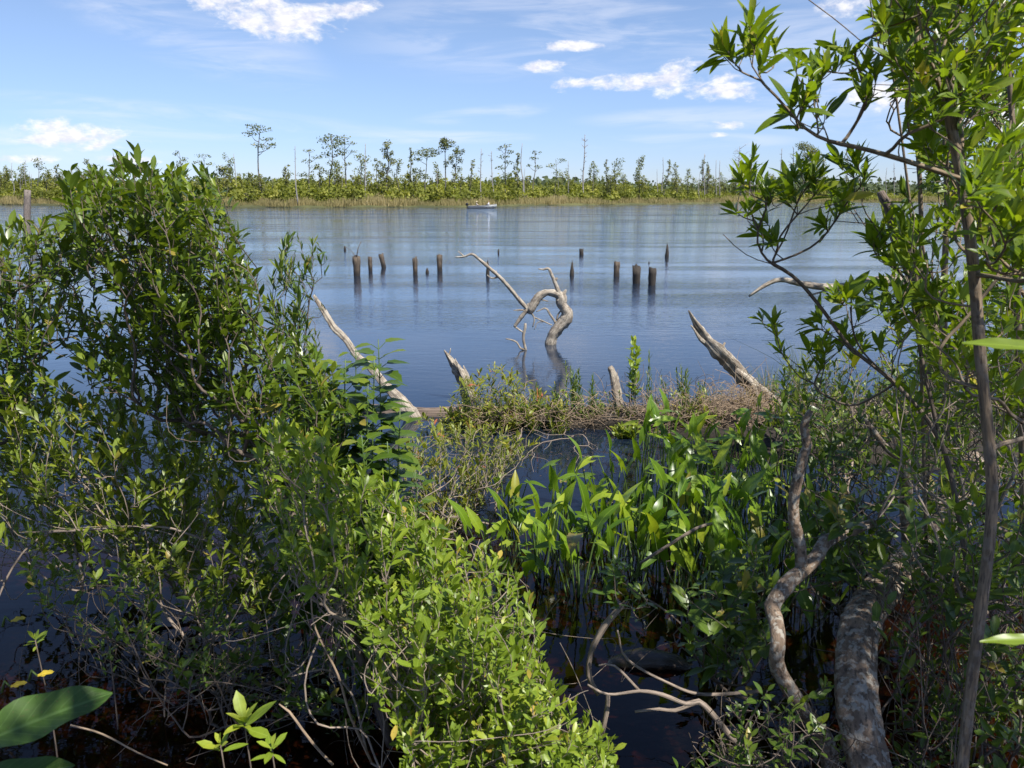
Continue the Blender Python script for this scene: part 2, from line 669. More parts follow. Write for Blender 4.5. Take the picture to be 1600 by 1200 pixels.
def wood_mat(name, c0, c1, crack=(0.03, 0.025, 0.02), along=3.0, across=90.0, rough=0.85, patch=None, patch_amt=0.5, patch_scale=9.0, bump=0.5, wet=None):
    m, b, out = new_mat(name)
    a = b.new('ShaderNodeAttribute', attribute_name='leaf')
    v = b.mapping(a.outputs['Vector'], (along, across, across))
    n1 = b.noise(v, 1.0, 5, .6)
    n2 = b.noise(b.mapping(a.outputs['Vector'], (along * 3, across * 2.2, across * 2.2)), 1.0, 3, .6)
    geo = b.new('ShaderNodeNewGeometry')
    n3 = b.noise(geo.outputs['Position'], patch_scale, 4, .6)
    col = b.mix(b.smooth(n1, .3, .7), c0, c1)
    ck = b.math('SUBTRACT', 1.0, b.smooth(n2, .36, .50))
    col = b.mix(b.math('MULTIPLY', ck, .8), col, crack)
    if patch:
        col = b.mix(b.math('MULTIPLY', b.smooth(n3, .5, .58), patch_amt), col, patch)
    if wet:
        sp = b.new('ShaderNodeSeparateXYZ')
        b.l.new(geo.outputs['Position'], sp.inputs[0])
        wf = b.math('SUBTRACT', 1.0, b.smooth(b.math('ADD', sp.outputs[2], b.math('MULTIPLY', n1, .08)), wet[0], wet[1]))
        col = b.mix(wf, col, wet[2])
    p = b.new('ShaderNodeBsdfPrincipled')
    b.put(p.inputs['Base Color'], col)
    p.inputs['Roughness'].default_value = rough
    bp = b.new('ShaderNodeBump')
    bp.inputs['Strength'].default_value = bump
    bp.inputs['Distance'].default_value = 0.006
    b.put(bp.inputs['Height'], b.math('ADD', n1, b.math('MULTIPLY', n2, .7)))
    b.l.new(bp.outputs[0], p.inputs['Normal'])
    b.l.new(p.outputs[0], out.inputs[0])
    return m


def plain_mat(name, c, rough=0.7, var=0.3, scale=8.0, metal=0.0, coat=0.0):
    m, b, out = new_mat(name)
    geo = b.new('ShaderNodeNewGeometry')
    n = b.noise(geo.outputs['Position'], scale, 4)
    col = b.mix(b.smooth(n, .3, .7), tuple(x * (1 - var) for x in c), tuple(min(1, x * (1 + var)) for x in c))
    p = b.new('ShaderNodeBsdfPrincipled')
    b.put(p.inputs['Base Color'], col)
    p.inputs['Roughness'].default_value = rough
    p.inputs['Metallic'].default_value = metal
    b.l.new(p.outputs[0], out.inputs[0])
    return m


M = {}
M['dark_leaf'] = leaf_mat('dark_glossy_leaf', (.036, .076, .010), (.090, .155, .018), (.21, .29, .03), .33, .28)
M['ground_leaf'] = leaf_mat('groundsel_leaf', (.085, .150, .018), (.165, .265, .030), (.30, .38, .055), .40, .3, odd=(.45, .33, .06))
M['ground_leaf2'] = leaf_mat('olive_leaf', (.075, .120, .015), (.150, .225, .030), (.30, .36, .055), .40, .3, odd=(.38, .28, .06))
M['herb_leaf'] = leaf_mat('herb_leaf', (.030, .075, .010), (.065, .130, .014), (.16, .23, .03), .42, .3, side_vein=.15)
M['small_leaf'] = leaf_mat('small_shrub_leaf', (.075, .12, .015), (.17, .22, .03), (.30, .30, .05), .45, .3, odd=(.42, .12, .06))
M['narrow_leaf'] = leaf_mat('narrow_leaf', (.045, .095, .02), (.09, .16, .035), (.2, .25, .06), .42, .3)
M['sap_leaf'] = leaf_mat('sapling_leaf', (.050, .105, .008), (.125, .210, .014), (.28, .34, .03), .34, .42, side_vein=.1, odd=(.42, .36, .04))
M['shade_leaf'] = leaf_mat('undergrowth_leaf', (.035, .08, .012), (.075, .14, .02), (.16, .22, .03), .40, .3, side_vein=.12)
M['arum_leaf'] = leaf_mat('arrow_leaf', (.05, .125, .010), (.15, .27, .022), (.30, .40, .05), .33, .36, .5, side_vein=.08)
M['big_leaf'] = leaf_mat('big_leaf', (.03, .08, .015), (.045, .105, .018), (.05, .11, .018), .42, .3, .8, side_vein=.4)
M['yellow_leaf'] = leaf_mat('yellow_leaf', (.5, .36, .03), (.6, .45, .04), (.6, .45, .04), .5, .3)
M['stalk'] = plain_mat('green_stalk', (.075, .125, .028), .5, .25, 20)
M['twig'] = wood_mat('twig_bark', (.085, .062, .045), (.17, .13, .10), along=6, across=200, rough=.8, bump=.3)
M['twig_grey'] = wood_mat('pale_twig_bark', (.19, .145, .11), (.34, .27, .21), along=6, across=200, rough=.8, bump=.3)
M['drift'] = wood_mat('weathered_driftwood', (.24, .20, .155), (.50, .44, .35), (.045, .036, .03), along=5, across=110, bump=1.0, patch=(.15, .115, .085), patch_amt=.6, patch_scale=14, wet=(0.0, .09, (.035, .028, .02)))
M['drift_dark'] = wood_mat('dark_log_wood', (.09, .065, .05), (.20, .15, .115), (.02, .015, .012), along=3, across=60, wet=(-.02, .06, (.02, .014, .01)))
M['piling'] = wood_mat('piling_wood', (.03, .023, .017), (.15, .112, .078), (.015, .012, .01), along=5, across=50, wet=(.08, .26, (.018, .014, .011)))
M['piling_dark'] = wood_mat('dark_piling_wood', (.018, .015, .012), (.055, .043, .032), (.012, .01, .008), along=5, across=50, wet=(.0, .15, (.012, .010, .008)))
M['post'] = wood_mat('grey_post_wood', (.16, .13, .11), (.27, .225, .19), along=2, across=40)
M['bark'] = wood_mat('sapling_bark', (.11, .080, .050), (.26, .19, .12), (.05, .038, .03), along=7, across=70, patch=(.28, .25, .21), patch_amt=.25, patch_scale=30)
M['lichen_bark'] = wood_mat('lichen_bark', (.10, .068, .045), (.26, .185, .125), (.035, .028, .02), along=14, across=30, patch=(.36, .34, .29), patch_amt=.6, patch_scale=42, bump=1.0)
M['far_trunk'] = plain_mat('far_trunk', (.13, .115, .10), .9, .3, 2)
M['dead_trunk'] = plain_mat('dead_trunk', (.27, .25, .235), .9, .25, 2)
M['thatch'] = wood_mat('dead_stem_thatch', (.22, .155, .10), (.42, .31, .21), along=6, across=200, rough=.9, bump=.2)
M['peat'] = plain_mat('peat', (.020, .015, .010), .95, .6, 40)


# ------------------------------------------------------------------ ground, bed and water
def land_height(x, y):
    return -0.35 - 1.2 * np.clip((y - 4) / 12, 0, 1)


def make_grid(name, xs, ys, zf, mat, smooth=True):
    X, Y = np.meshgrid(xs, ys)
    Z = zf(X, Y)
    V = np.stack([X, Y, Z], -1).reshape(-1, 3)
    nx, ny = len(xs), len(ys)
    i = np.arange(ny - 1)[:, None] * nx; j = np.arange(nx - 1)[None, :]
    q = np.stack([i + j, i + j + 1, i + nx + j + 1, i + nx + j], -1).reshape(-1, 4)
    mb = MB(); mb.add(V, q)
    return mb.build(name, mat, None, smooth)


def far_shore(px):
    """distance of the far water line by photograph column"""
    y = np.interp(px, [-200, 0, 200, 300, 450, 740, 850, 1000, 1120, 1200, 1450, 1800],
                  [319.5, 320.0, 322.3, 323.2, 324.2, 323.2, 320.8, 319.6, 317.6, 317.0, 316.3, 316])
    return y


m, b, out = new_mat('lake_bed')
geo = b.new('ShaderNodeNewGeometry')
n = b.noise(geo.outputs['Position'], 5, 6, .65)
n2 = b.noise(geo.outputs['Position'], 28, 4, .6)
col = b.mix(b.smooth(n, .35, .65), (.018, .012, .008), (.05, .032, .020))
col = b.mix(b.math('MULTIPLY', b.smooth(n2, .52, .6), .6), col, (.12, .055, .03))
p = b.new('ShaderNodeBsdfPrincipled'); b.put(p.inputs['Base Color'], col); p.inputs['Roughness'].default_value = .9
b.l.new(p.outputs[0], out.inputs[0])


def bed_z(X, Y):
    z = -0.28 - 0.10 * np.clip(Y - 3, 0, 30) * .35
    z = np.maximum(z, -1.4)
    z = z + .03 * np.sin(X * 3.1 + Y * 1.7) + .02 * np.sin(X * 7 - Y * 5)
    # the near bank under and beside the photographer
    bank = 0.42 * np.clip((2.0 - Y + .25 * np.sin(X * 2.3) + .75 * np.clip(X - .9, 0, 2)) / 1.2, 0, 1)
    return z + bank * 1.15


tag(make_grid('lake_bed', np.concatenate([[-600, -60], np.linspace(-12, 12, 97), [60, 600]]),
              np.concatenate([[-40, -10], np.linspace(-2, 16, 91), [60, 170, 700]]), bed_z, m), kind='structure')

# water: mirror on top of a brown tinted clear body
m, b, out = new_mat('river_water')
geo = b.new('ShaderNodeNewGeometry')
pos = geo.outputs['Position']
sp = b.new('ShaderNodeSeparateXYZ'); b.l.new(pos, sp.inputs[0])
far = b.smooth(sp.outputs[1], 6.5, 17.0)
near = b.smooth(sp.outputs[1], 3.0, 9.0)
w1 = b.noise(b.mapping(pos, (1.0, 2.6, 1), rot=(0, 0, .25)), 2.6, 3, .5, .4)
w2 = b.noise(b.mapping(pos, (1.0, 2.2, 1), rot=(0, 0, -.2)), 9.0, 3, .5, .3)
w3 = b.noise(b.mapping(pos, (.12, .5, 1)), 1.0, 3, .5)
far2 = b.smooth(sp.outputs[1], 32.0, 110.0)
w4 = b.noise(b.mapping(pos, (.025, .10, 1), rot=(0, 0, .12)), 1.0, 4, .6)
calm = b.math('MULTIPLY', b.math('ADD', .3, b.math('MULTIPLY', b.smooth(w3, .35, .65), .7)), b.math('ADD', .35, b.math('MULTIPLY', b.smooth(w4, .4, .6), .9)))
hgt = b.math('ADD', b.math('MULTIPLY', w1, .034), b.math('MULTIPLY', w2, .024))
hgt = b.math('MULTIPLY', hgt, b.math('ADD', 1.0, b.math('MULTIPLY', far2, 1.3)))
hgt = b.math('MULTIPLY', hgt, b.math('ADD', .06, b.math('MULTIPLY', b.math('MULTIPLY', far, calm), .94)))
bp = b.new('ShaderNodeBump')
bp.inputs['Strength'].default_value = 1.0
bp.inputs['Distance'].default_value = 0.42
b.put(bp.inputs['Height'], hgt)
fr = b.new('ShaderNodeFresnel')
b.put(fr.inputs['IOR'], b.math('ADD', 1.34, b.math('MULTIPLY', b.smooth(sp.outputs[1], 5.5, 12.0), .50)))
b.l.new(bp.outputs[0], fr.inputs['Normal'])
gl = b.new('ShaderNodeBsdfGlossy'); gl.inputs['Roughness'].default_value = .025
gl.inputs['Color'].default_value = (.98, .99, 1, 1)
b.l.new(bp.outputs[0], gl.inputs['Normal'])
tr = b.new('ShaderNodeBsdfTransparent'); tr.inputs[0].default_value = (.40, .24, .15, 1)
dk = b.new('ShaderNodeBsdfDiffuse'); dk.inputs[0].default_value = (.012, .022, .042, 1)
body = b.new('ShaderNodeMixShader')
b.put(body.inputs[0], near)
b.l.new(tr.outputs[0], body.inputs[1]); b.l.new(dk.outputs[0], body.inputs[2])
mx = b.new('ShaderNodeMixShader')
b.put(mx.inputs[0], fr.outputs[0])
b.l.new(body.outputs[0], mx.inputs[1]); b.l.new(gl.outputs[0], mx.inputs[2])
b.l.new(mx.outputs[0], out.inputs[0])
tag(make_grid('water', np.array([-700, -50, 0, 50, 700.]), np.array([-30, 0, 20, 100, 800.]), lambda X, Y: X * 0, m), kind='structure')

# ------------------------------------------------------------------ far bank
m, b, out = new_mat('far_marsh_soil')
geo = b.new('ShaderNodeNewGeometry')
col = b.mix(b.smooth(b.noise(geo.outputs['Position'], .15, 5), .35, .65), (.05, .055, .02), (.10, .10, .035))
p = b.new('ShaderNodeBsdfPrincipled'); b.put(p.inputs['Base Color'], col); p.inputs['Roughness'].default_value = 1
b.l.new(p.outputs[0], out.inputs[0])
PX = np.linspace(-500, 2100, 160)
mb = MB()
rows = []
for (dz, dd) in [(-.5, -.6), (.22, 0.0), (.45, 1.2), (1.0, 14), (1.6, 60), (2.0, 300), (2.0, 900)]:
    r = []
    for px in PX:
        P = on_water(px, far_shore(px))
        rr = P[:2] / np.linalg.norm(P[:2])
        jitter = 0.5 * sin(px * .31) + .35 * sin(px * .83 + 1)
        q = P[:2] + rr * (dd + jitter)
        r.append((q[0], q[1], dz))
    rows.append(r)
V = np.array(rows).reshape(-1, 3)
nx = len(PX)
i = np.arange(len(rows) - 1)[:, None] * nx; j = np.arange(nx - 1)[None, :]
mb.add(V, np.stack([i + j, i + j + 1, i + nx + j + 1, i + nx + j], -1).reshape(-1, 4))
tag(mb.build('far_bank', m), kind='structure')


def shore_pt(px, back=0.0, z=0.3):
    P = on_water(px, float(far_shore(px)))
    rr = P[:2] / np.linalg.norm(P[:2])
    q = P[:2] + rr * back
    return np.array([q[0], q[1], z])


# marsh grass strip along the far water line (uncountable)
rng = np.random.default_rng(3)
blade = (np.array([(0, -.5, 0), (0, .5, 0), (1, .18, 0), (1, -.18, 0.0)]), np.array([(0, -1, 0), (0, 1, 0), (1, 1, 0), (1, -1, 0.)]), np.array([(0, 1, 2, 3)]), np.zeros((0, 3), int))
n = 30000
px = rng.uniform(-60, 1660, n)
back = rng.uniform(0, 1, n) ** 1.4 * 15
pos = np.array([shore_pt(a, bk, .15 + .04 * bk) for a, bk in zip(px, back)])
patch = np.sin(px * .045) + np.sin(px * .021 + 2) + .7 * np.sin(px * .11)
d = np.stack([rng.normal(0, .18, n), rng.normal(0, .18, n), np.ones(n)], 1)
hh = (1.25 + .28 * patch + rng.normal(0, .3, n)).clip(.6, 2.6) * (1 - .2 * (back < .8))
facing = np.stack([rng.normal(0, .5, n), -np.ones(n), rng.normal(0, .3, n)], 1)
mb = MB()
bake(mb, blade, pos, d, facing, hh, np.clip(.5 + .16 * patch + rng.normal(0, .22, n), 0, 1), wid=.13 / hh)
grassm = leaf_mat('marsh_grass', (.13, .13, .05), (.29, .24, .11), (.42, .35, .20), .8, .3, 0, .2)
tag(mb.build('marsh_grass', grassm), 'tall straw coloured reeds along the far water line', 'grass', kind='stuff')

# scrub behind it (reads as one mass)
tri = (np.array([(-.5, -.35, 0), (.5, -.2, .1), (.1, .5, 0), (-.4, .3, .12)]), np.array([(0, 1, 0)] * 4, float), np.array([(0, 1, 2, 3)]), np.zeros((0, 3), int))
scrubm = leaf_mat('far_scrub', (.075, .10, .025), (.17, .215, .045), (.28, .31, .09), .7, .3, 0, .25, odd=(.26, .22, .17))
mb = MB()
nb = 3000
pxs = rng.uniform(-80, 1680, nb)
bks = 4 + rng.uniform(0, 1, nb) ** 1.3 * 95
for k in range(nb):
    c = shore_pt(pxs[k], bks[k], .6)
    dist = c[1]
    h = rng.uniform(1.3, 2.3) * (1 + .016 * bks[k]) * np.interp(pxs[k], [150, 300, 500, 950, 1100, 1300], [1.25, 1.1, 1.3, 1.15, .8, .65]) + (rng.random() < .18) * rng.uniform(.4, 1.9)
    rw = rng.uniform(.7, 1.6)
    m_ = int(30 * rw * h ** .7)
    u = unit(rng.normal(size=(m_, 3))); rr = rng.uniform(.5, 1, m_) ** .5
    q = u * rr[:, None] * np.array([rw, rw, h * .62]) + c + np.array([0, 0, h * .5])
    nr = u + rng.normal(0, .5, (m_, 3)) + np.array([0, -.2, .5])
    dd = rng.normal(size=(m_, 3))
    v0 = np.clip(rng.normal(.5, .22), 0, .93)
    bake(mb, tri, q, dd, nr, rng.uniform(.3, .75, m_), np.clip(v0 + rng.normal(0, .12, m_), 0, 1 if rng.random() < .06 else .92))
tag(mb.build('marsh_scrub', scrubm), 'low yellow green scrub covering the marsh behind the reeds', 'scrub', kind='stuff')

# distant wood line behind the marsh
mb = MB()
dist_m = leaf_mat('distant_wood', (.055, .075, .04), (.085, .11, .05), (.13, .15, .07), .8, .2, 0, .2)
for k in range(1500):
    px_ = rng.uniform(-80, 1680)
    top = 287 + 5 * sin(px_ * .013) - (14 if px_ < 170 else 0) * rng.random() + (4 if px_ > 1250 else 0) - rng.exponential(2.0)
    d_ = 420 + rng.uniform(-40, 60)
    T_ = at(px_, top, d_)
    h = T_[2] - 1.0
    m_ = 22
    q = T_ + rng.normal(size=(m_, 3)) * np.array([2.4, 2, 1.6]) - np.array([0, 0, 1]) * rng.uniform(0, h, (m_, 1)) * 0.9 - np.array([0, 0, 1.5])
    bake(mb, tri, q, rng.normal(size=(m_, 3)), np.tile([0.2, -1, .8], (m_, 1)) + rng.normal(0, .5, (m_, 3)), rng.uniform(1.2, 2.6, m_), rng.uniform(0, .9, m_))
tag(mb.build('distant_wood', dist_m), 'low dark line of woodland along the horizon beyond the marsh', 'wood', kind='stuff')

# ---- single trees on the far bank
FT = {  # crowns of the far trees
      'pine': leaf_mat('pine_needles', (.06, .085, .045), (.11, .145, .065), (.16, .195, .09), .7, .25, 0, .3),
      'cypress': leaf_mat('cypress_foliage', (.09, .115, .045), (.16, .19, .07), (.19, .21, .075), .7, .3, 0, .3),
      'leafy': leaf_mat('leafy_crown', (.08, .11, .03), (.155, .19, .045), (.2, .22, .05), .7, .3, 0, .3)}
card = (np.array([(-.5, -.3, 0), (.0, -.42, .06), (.5, -.12, 0), (.3, .35, .05), (-.35, .3, 0)]), np.array([(0, 1, 0)] * 5, float),
        np.array([(0, 1, 2, 3)]), np.array([(0, 3, 4)]))


def far_tree(kind, px, top, wpx, label, back=12, lean=0, dens=1.0, base_px=None, group=None, name=None, blobs=None, seed=None):
    rng = np.random.default_rng(int(px * 7 + top * 3) if seed is None else seed)
    bp_ = shore_pt(px if base_px is None else base_px, back, .4)
    d_ = bp_[1]
    T_ = at(px, top, d_)
    H = T_[2] - bp_[2]
    W = wpx * ppm(d_) * 1.05
    names = {'pine': 'pine_tree', 'cypress': 'cypress_tree', 'leafy': 'marsh_tree', 'dead': 'dead_tree'}
    root = empty(name or names[kind], bp_, label, 'tree', group)
    tm = M['dead_trunk'] if kind == 'dead' else M['far_trunk']
    mbt = MB()
    sway = rng.normal(0, .02 * H, (4, 3)); sway[:, 2] = 0
    ax = [bp_ + (T_ - bp_) * t + s for t, s in zip([0, .33, .66, 1.0], [sway[0] * 0, sway[1], sway[2], sway[3] * 0])]
    ax = np.array(ax)
    if lean: ax[1:3, 0] -= lean * ppm(d_) * np.array([.8, .5])
    r0 = max(.11, H * .014)
    P, R = smooth_line(ax, [r0, r0 * .75, r0 * .5, r0 * (.35 if kind == 'dead' else .22)], H / 10)
    tube(mbt, P, R, 5, rng=rng)

    def axis(t): return np.array([np.interp(t * (len(P) - 1), np.arange(len(P)), P[:, k]) for k in range(3)])
    mbc = MB()
    pts, var = [], []
    if kind == 'dead':
        nl = int(5 + W * 3)
        for k in range(nl):
            t = rng.uniform(.3, .97)
            L = W * .5 * rng.uniform(.5, 1.1) * (1.15 - t * .6)
            a = rng.uniform(0, 6.28)
            s = axis(t)
            e = s + np.array([cos(a) * L, sin(a) * L * .6, L * rng.uniform(-.1, .75)])
            mid = (s + e) / 2 + np.array([0, 0, rng.uniform(-.1, .12) * L])
            q, r_ = smooth_line([s, mid, e], [r0 * .35, r0 * .22, r0 * .12], L / 4 + .01)
            tube(mbt, q, np.maximum(r_, .03), 4)
            if W > 1.8:
                for z in range(3):
                    s2 = q[rng.integers(1, len(q))]
                    tube(mbt, [s2, s2 + np.array([rng.normal(0, .3), rng.normal(0, .3), rng.uniform(0, .6)]) * W * .25], [.035, .02], 3)
    else:
        if blobs is None:
            if kind == 'pine':
                nb_ = int(4 + W * 1.1)
                blobs = [(rng.uniform(-.42, .42), 1 - abs(rng.normal(0, .14)) * 1.2, rng.uniform(.16, .26), rng.uniform(.05, .09)) for _ in range(nb_)]
                blobs += [(0, .96, .2, .07)]
            elif kind == 'cypress':
                blobs = [(rng.uniform(-.5, .5) * (1.15 - t * .75), t, rng.uniform(.14, .26), rng.uniform(.03, .06)) for t in np.linspace(.28, .99, int(9 + W * 2.2))]
            else:
                blobs = [(rng.uniform(-.35, .35), t, rng.uniform(.2, .34), rng.uniform(.06, .11)) for t in np.linspace(.25, .97, int(7 + W))]
        for (bx, bt, rw, rh) in blobs:
            c = axis(min(1, bt)) + np.array([bx * W, rng.normal(0, .18) * W, 0])
            rw_, rh_ = max(.28, rw * W), max(.2, rh * H)
            s = axis(max(.1, bt - .1))
            q, r_ = smooth_line([s, (s + c) / 2 + [0, 0, -.03 * H * rng.random()], c], [r0 * .4, r0 * .25, r0 * .12], .5)
            tube(mbt, q, np.maximum(r_, .03), 4)
            m_ = int((16 + 44 * rw_ * rh_) * dens)
            u = unit(rng.normal(size=(m_, 3))) * (rng.uniform(.1, 1.1, m_) ** .6)[:, None]
            pts.append(c + u * np.array([rw_, rw_ * .8, rh_]) * 1.08)
            var.append(np.clip(rng.normal(.45, .2) + rng.normal(0, .12, m_), 0, 1))
        pts = np.concatenate(pts); var = np.concatenate(var)
        n_ = len(pts)
        bake(mbc, card, pts, rng.normal(size=(n_, 3)) * [1, 1, .4], rng.normal(0, .6, (n_, 3)) + [0, -.3, .8], rng.uniform(.16, .36, n_) * (1 + .02 * H), var)
    mbt.build('trunk', tm, root)
    if kind != 'dead': mbc.build('crown', FT[kind], root)
    return root


GT = 'trees standing on the far bank'
far_tree('cypress', 60, 251, 16, 'small round topped tree on a bare stem beyond the tall grey post', 30, blobs=[(0, .97, .5, .1), (.2, .85, .35, .06), (-.25, .9, .3, .06)])
far_tree('dead', 176, 233, 14, 'bare twiggy treetop rising just behind the crest of the dark green shrub', 20)
far_tree('pine', 280, 237, 20, 'scraggly dark pine with ragged top beside the crest of the dark green shrub', 18, blobs=[(-.2, .97, .25, .05), (.3, .85, .3, .05), (0, .7, .4, .07), (.2, .55, .45, .08), (-.3, .8, .25, .05), (-.1, .4, .5, .1)])
far_tree('pine', 319, 242, 28, 'small flat topped pine, the first one clear of the dark green shrub', 18, blobs=[(0, .97, .4, .05), (.35, .82, .3, .04), (-.4, .86, .25, .04), (.1, .6, .4, .07), (-.1, .45, .35, .08)])
far_tree('leafy', 356, 243, 14, 'thin tree leaning over, beside a bare slanted pole on the far bank', 20, base_px=364)
far_tree('dead', 365, 240, 3, 'bare slanted pole of a dead tree next to a thin leaning tree', 20, base_px=374)
far_tree('pine', 350, 262, 34, 'low broad dark pine beneath the thin leaning tree on the far bank', 16, dens=1.6)
far_tree('pine', 407, 196, 42, 'tallest tree of the far bank, a curved flat topped pine with a lower tuft', 22, lean=4, base_px=412,
         blobs=[(-.18, .985, .28, .035), (.05, .95, .42, .04), (-.3, .9, .3, .035), (.2, .84, .3, .03), (.48, .77, .2, .025), (.3, .73, .3, .022), (.0, .76, .22, .03), (-.15, .34, .38, .035), (.2, .28, .42, .04), (-.1, .2, .3, .04), (.25, .16, .2, .03)])
far_tree('dead', 461, 228, 9, 'tall grey dead trunk standing at the water edge of the far bank', 0.6, base_px=466, dens=1)
far_tree('pine', 484, 233, 26, 'dark layered pine between the grey dead trunk and the twin pines', 16, blobs=[(0, .97, .3, .04), (.4, .86, .3, .03), (-.25, .8, .3, .035), (.2, .68, .4, .04), (-.3, .55, .4, .05), (.15, .42, .4, .05)])
far_tree('cypress', 447, 258, 12, 'short thin tree next to the grey dead trunk on the far bank', 24)
far_tree('pine', 518, 211, 36, 'darker taller one of the twin flat topped pines', 16, dens=1.2, blobs=[(-.1, .985, .35, .04), (-.35, .93, .32, .05), (.2, .92, .35, .05), (0, .84, .42, .06), (.35, .78, .25, .05), (-.2, .72, .35, .05), (.1, .6, .3, .05), (-.1, .48, .3, .05)])
far_tree('cypress', 539, 213, 28, 'paler more open one of the twin flat topped pines', 20, blobs=[(0, .98, .35, .035), (.35, .9, .3, .03), (-.25, .9, .3, .03), (.3, .78, .28, .03), (-.2, .75, .25, .03), (.15, .6, .25, .03)])
far_tree('dead', 571, 224, 4, 'straight bare pole of a dead tree just past the twin pines', 8)
far_tree('leafy', 562, 241, 26, 'bushy green tree at the foot of the straight bare pole', 18)
far_tree('cypress', 603, 222, 30, 'feathery light green cypress with a pointed top', 14, dens=1.4)
far_tree('cypress', 590, 250, 22, 'dark short tree beside the feathery light green cypress', 22)
far_tree('cypress', 643, 234, 12, 'thin sparse treetop before the umbrella shaped pine', 24)
far_tree('pine', 667, 232, 36, 'umbrella shaped dark pine with a wide flat crown', 18, dens=1.7, blobs=[(0, .97, .45, .045), (-.3, .92, .3, .05), (.3, .94, .3, .05), (-.4, .82, .25, .04), (.1, .88, .4, .04), (-.35, .6, .3, .06), (-.1, .5, .3, .06)])
far_tree('pine', 695, 219, 24, 'dark clumpy pine, the taller of the pair beside the umbrella shaped pine', 18, dens=1.5)
far_tree('pine', 714, 231, 20, 'dark clumpy pine, the shorter of the pair beside the umbrella shaped pine', 22, dens=1.4)
far_tree('cypress', 736, 251, 14, 'short thin tree above the boat motor on the far bank', 20)
far_tree('dead', 752, 232, 12, 'bare dead tree with a crosswise branch above the boat', 10)
far_tree('dead', 768, 236, 14, 'bent dead tree with side twigs above the boat bow', 14, base_px=774)
far_tree('pine', 790, 226, 24, 'slim dark pine with ragged clumps past the boat', 14, blobs=[(.1, .98, .3, .04), (-.3, .94, .3, .035), (.25, .88, .3, .04), (-.1, .8, .35, .04), (.2, .7, .3, .04), (-.25, .62, .3, .04), (.1, .5, .3, .05), (-.1, .38, .3, .05)])
far_tree('cypress', 809, 240, 14, 'small dark tree between the slim ragged pine and a bare pole', 22)
far_tree('dead', 816, 224, 3, 'tall thin bare pole just past the slim ragged pine', 12)
far_tree('pine', 835, 235, 20, 'small flat topped tree with a tuft reaching sideways', 20, blobs=[(.1, .97, .4, .04), (-.1, .85, .3, .04), (-.5, .72, .25, .03), (.2, .7, .35, .04)])
far_tree('pine', 868, 248, 24, 'leaning small pine with two flat tufts', 18, blobs=[(.35, .97, .3, .06), (-.3, .84, .3, .06), (0, .7, .3, .07), (.1, .5, .3, .08)])
far_tree('dead', 888, 252, 6, 'short bare snag among the scrub beside the tallest dead tree', 18)
far_tree('dead', 914, 210, 20, 'tallest dead tree of the far bank with many stub branches', 10, base_px=912)
far_tree('leafy', 928, 253, 14, 'small leaning leafy tree right beside the tallest dead tree', 20)
far_tree('cypress', 948, 250, 12, 'thin feathery tree, first past the tallest dead tree', 20)
far_tree('leafy', 961, 250, 22, 'rounded leafy tree, second past the tallest dead tree', 18)
far_tree('leafy', 998, 245, 18, 'upright narrow leafy tree standing alone over the low scrub', 14, dens=1.4)
far_tree('dead', 1036, 246, 5, 'thin bare pole beside a small crooked tree', 16)
far_tree('cypress', 1047, 252, 14, 'small crooked tree beside a thin bare pole', 18, base_px=1035)
far_tree('dead', 1101, 240, 9, 'bare pole with short twigs, foremost of three grouped poles', 12)
far_tree('cypress', 1107, 256, 12, 'small leafy tree among three grouped bare poles', 18)
far_tree('dead', 1119, 250, 4, 'middle one of three grouped bare poles', 16)
far_tree('dead', 1125, 251, 4, 'last of three grouped bare poles, next to the spreading bare cypress', 16)
far_tree('dead', 1156, 229, 46, 'spreading pale cypress almost bare of leaves', 12)
far_tree('dead', 1176, 236, 26, 'crooked dead tree with curved limbs beside the spreading pale cypress', 14, base_px=1170)
far_tree('dead', 1222, 232, 10, 'thin dead trunk behind the leafy shoots of the overhanging branch', 14)
far_tree('dead', 1240, 231, 26, 'bare branching tree just before the layered cypress', 20)
far_tree('cypress', 1264, 225, 48, 'broad layered cypress behind the leafy shoots of the overhanging branch', 14, dens=1.5)
far_tree('dead', 1322, 234, 28, 'bare branching tree between the layered cypress and the sapling stem', 16)
far_tree('dead', 1397, 254, 10, 'small bare tree seen close to the sapling stem over the water', 30)
far_tree('dead', 1386, 262, 6, 'short bare pole on the far bank near the sapling stem', 40)
rng = np.random.default_rng(77)
for k in range(125):
    px_ = rng.uniform(290, 1300) if k < 90 else rng.uniform(-10, 170)
    top = 281 - rng.exponential(7) - (4 if 480 < px_ < 1000 else 0) - (8 if k >= 90 else 0)
    kd = rng.choice(['leafy', 'cypress', 'dead'], p=[.5, .33, .17])
    lab = {'leafy': 'small leafy tree barely rising out of the far scrub', 'cypress': 'small feathery tree barely rising out of the far scrub',
           'dead': 'short bare snag barely rising out of the far scrub'}[kd]
    far_tree(kd, px_, max(top, 250), rng.uniform(9, 20) if kd != 'dead' else 4, lab, rng.uniform(8, 45), group='small %s trees rising from the far scrub' % kd, dens=1.0, seed=k + 500)

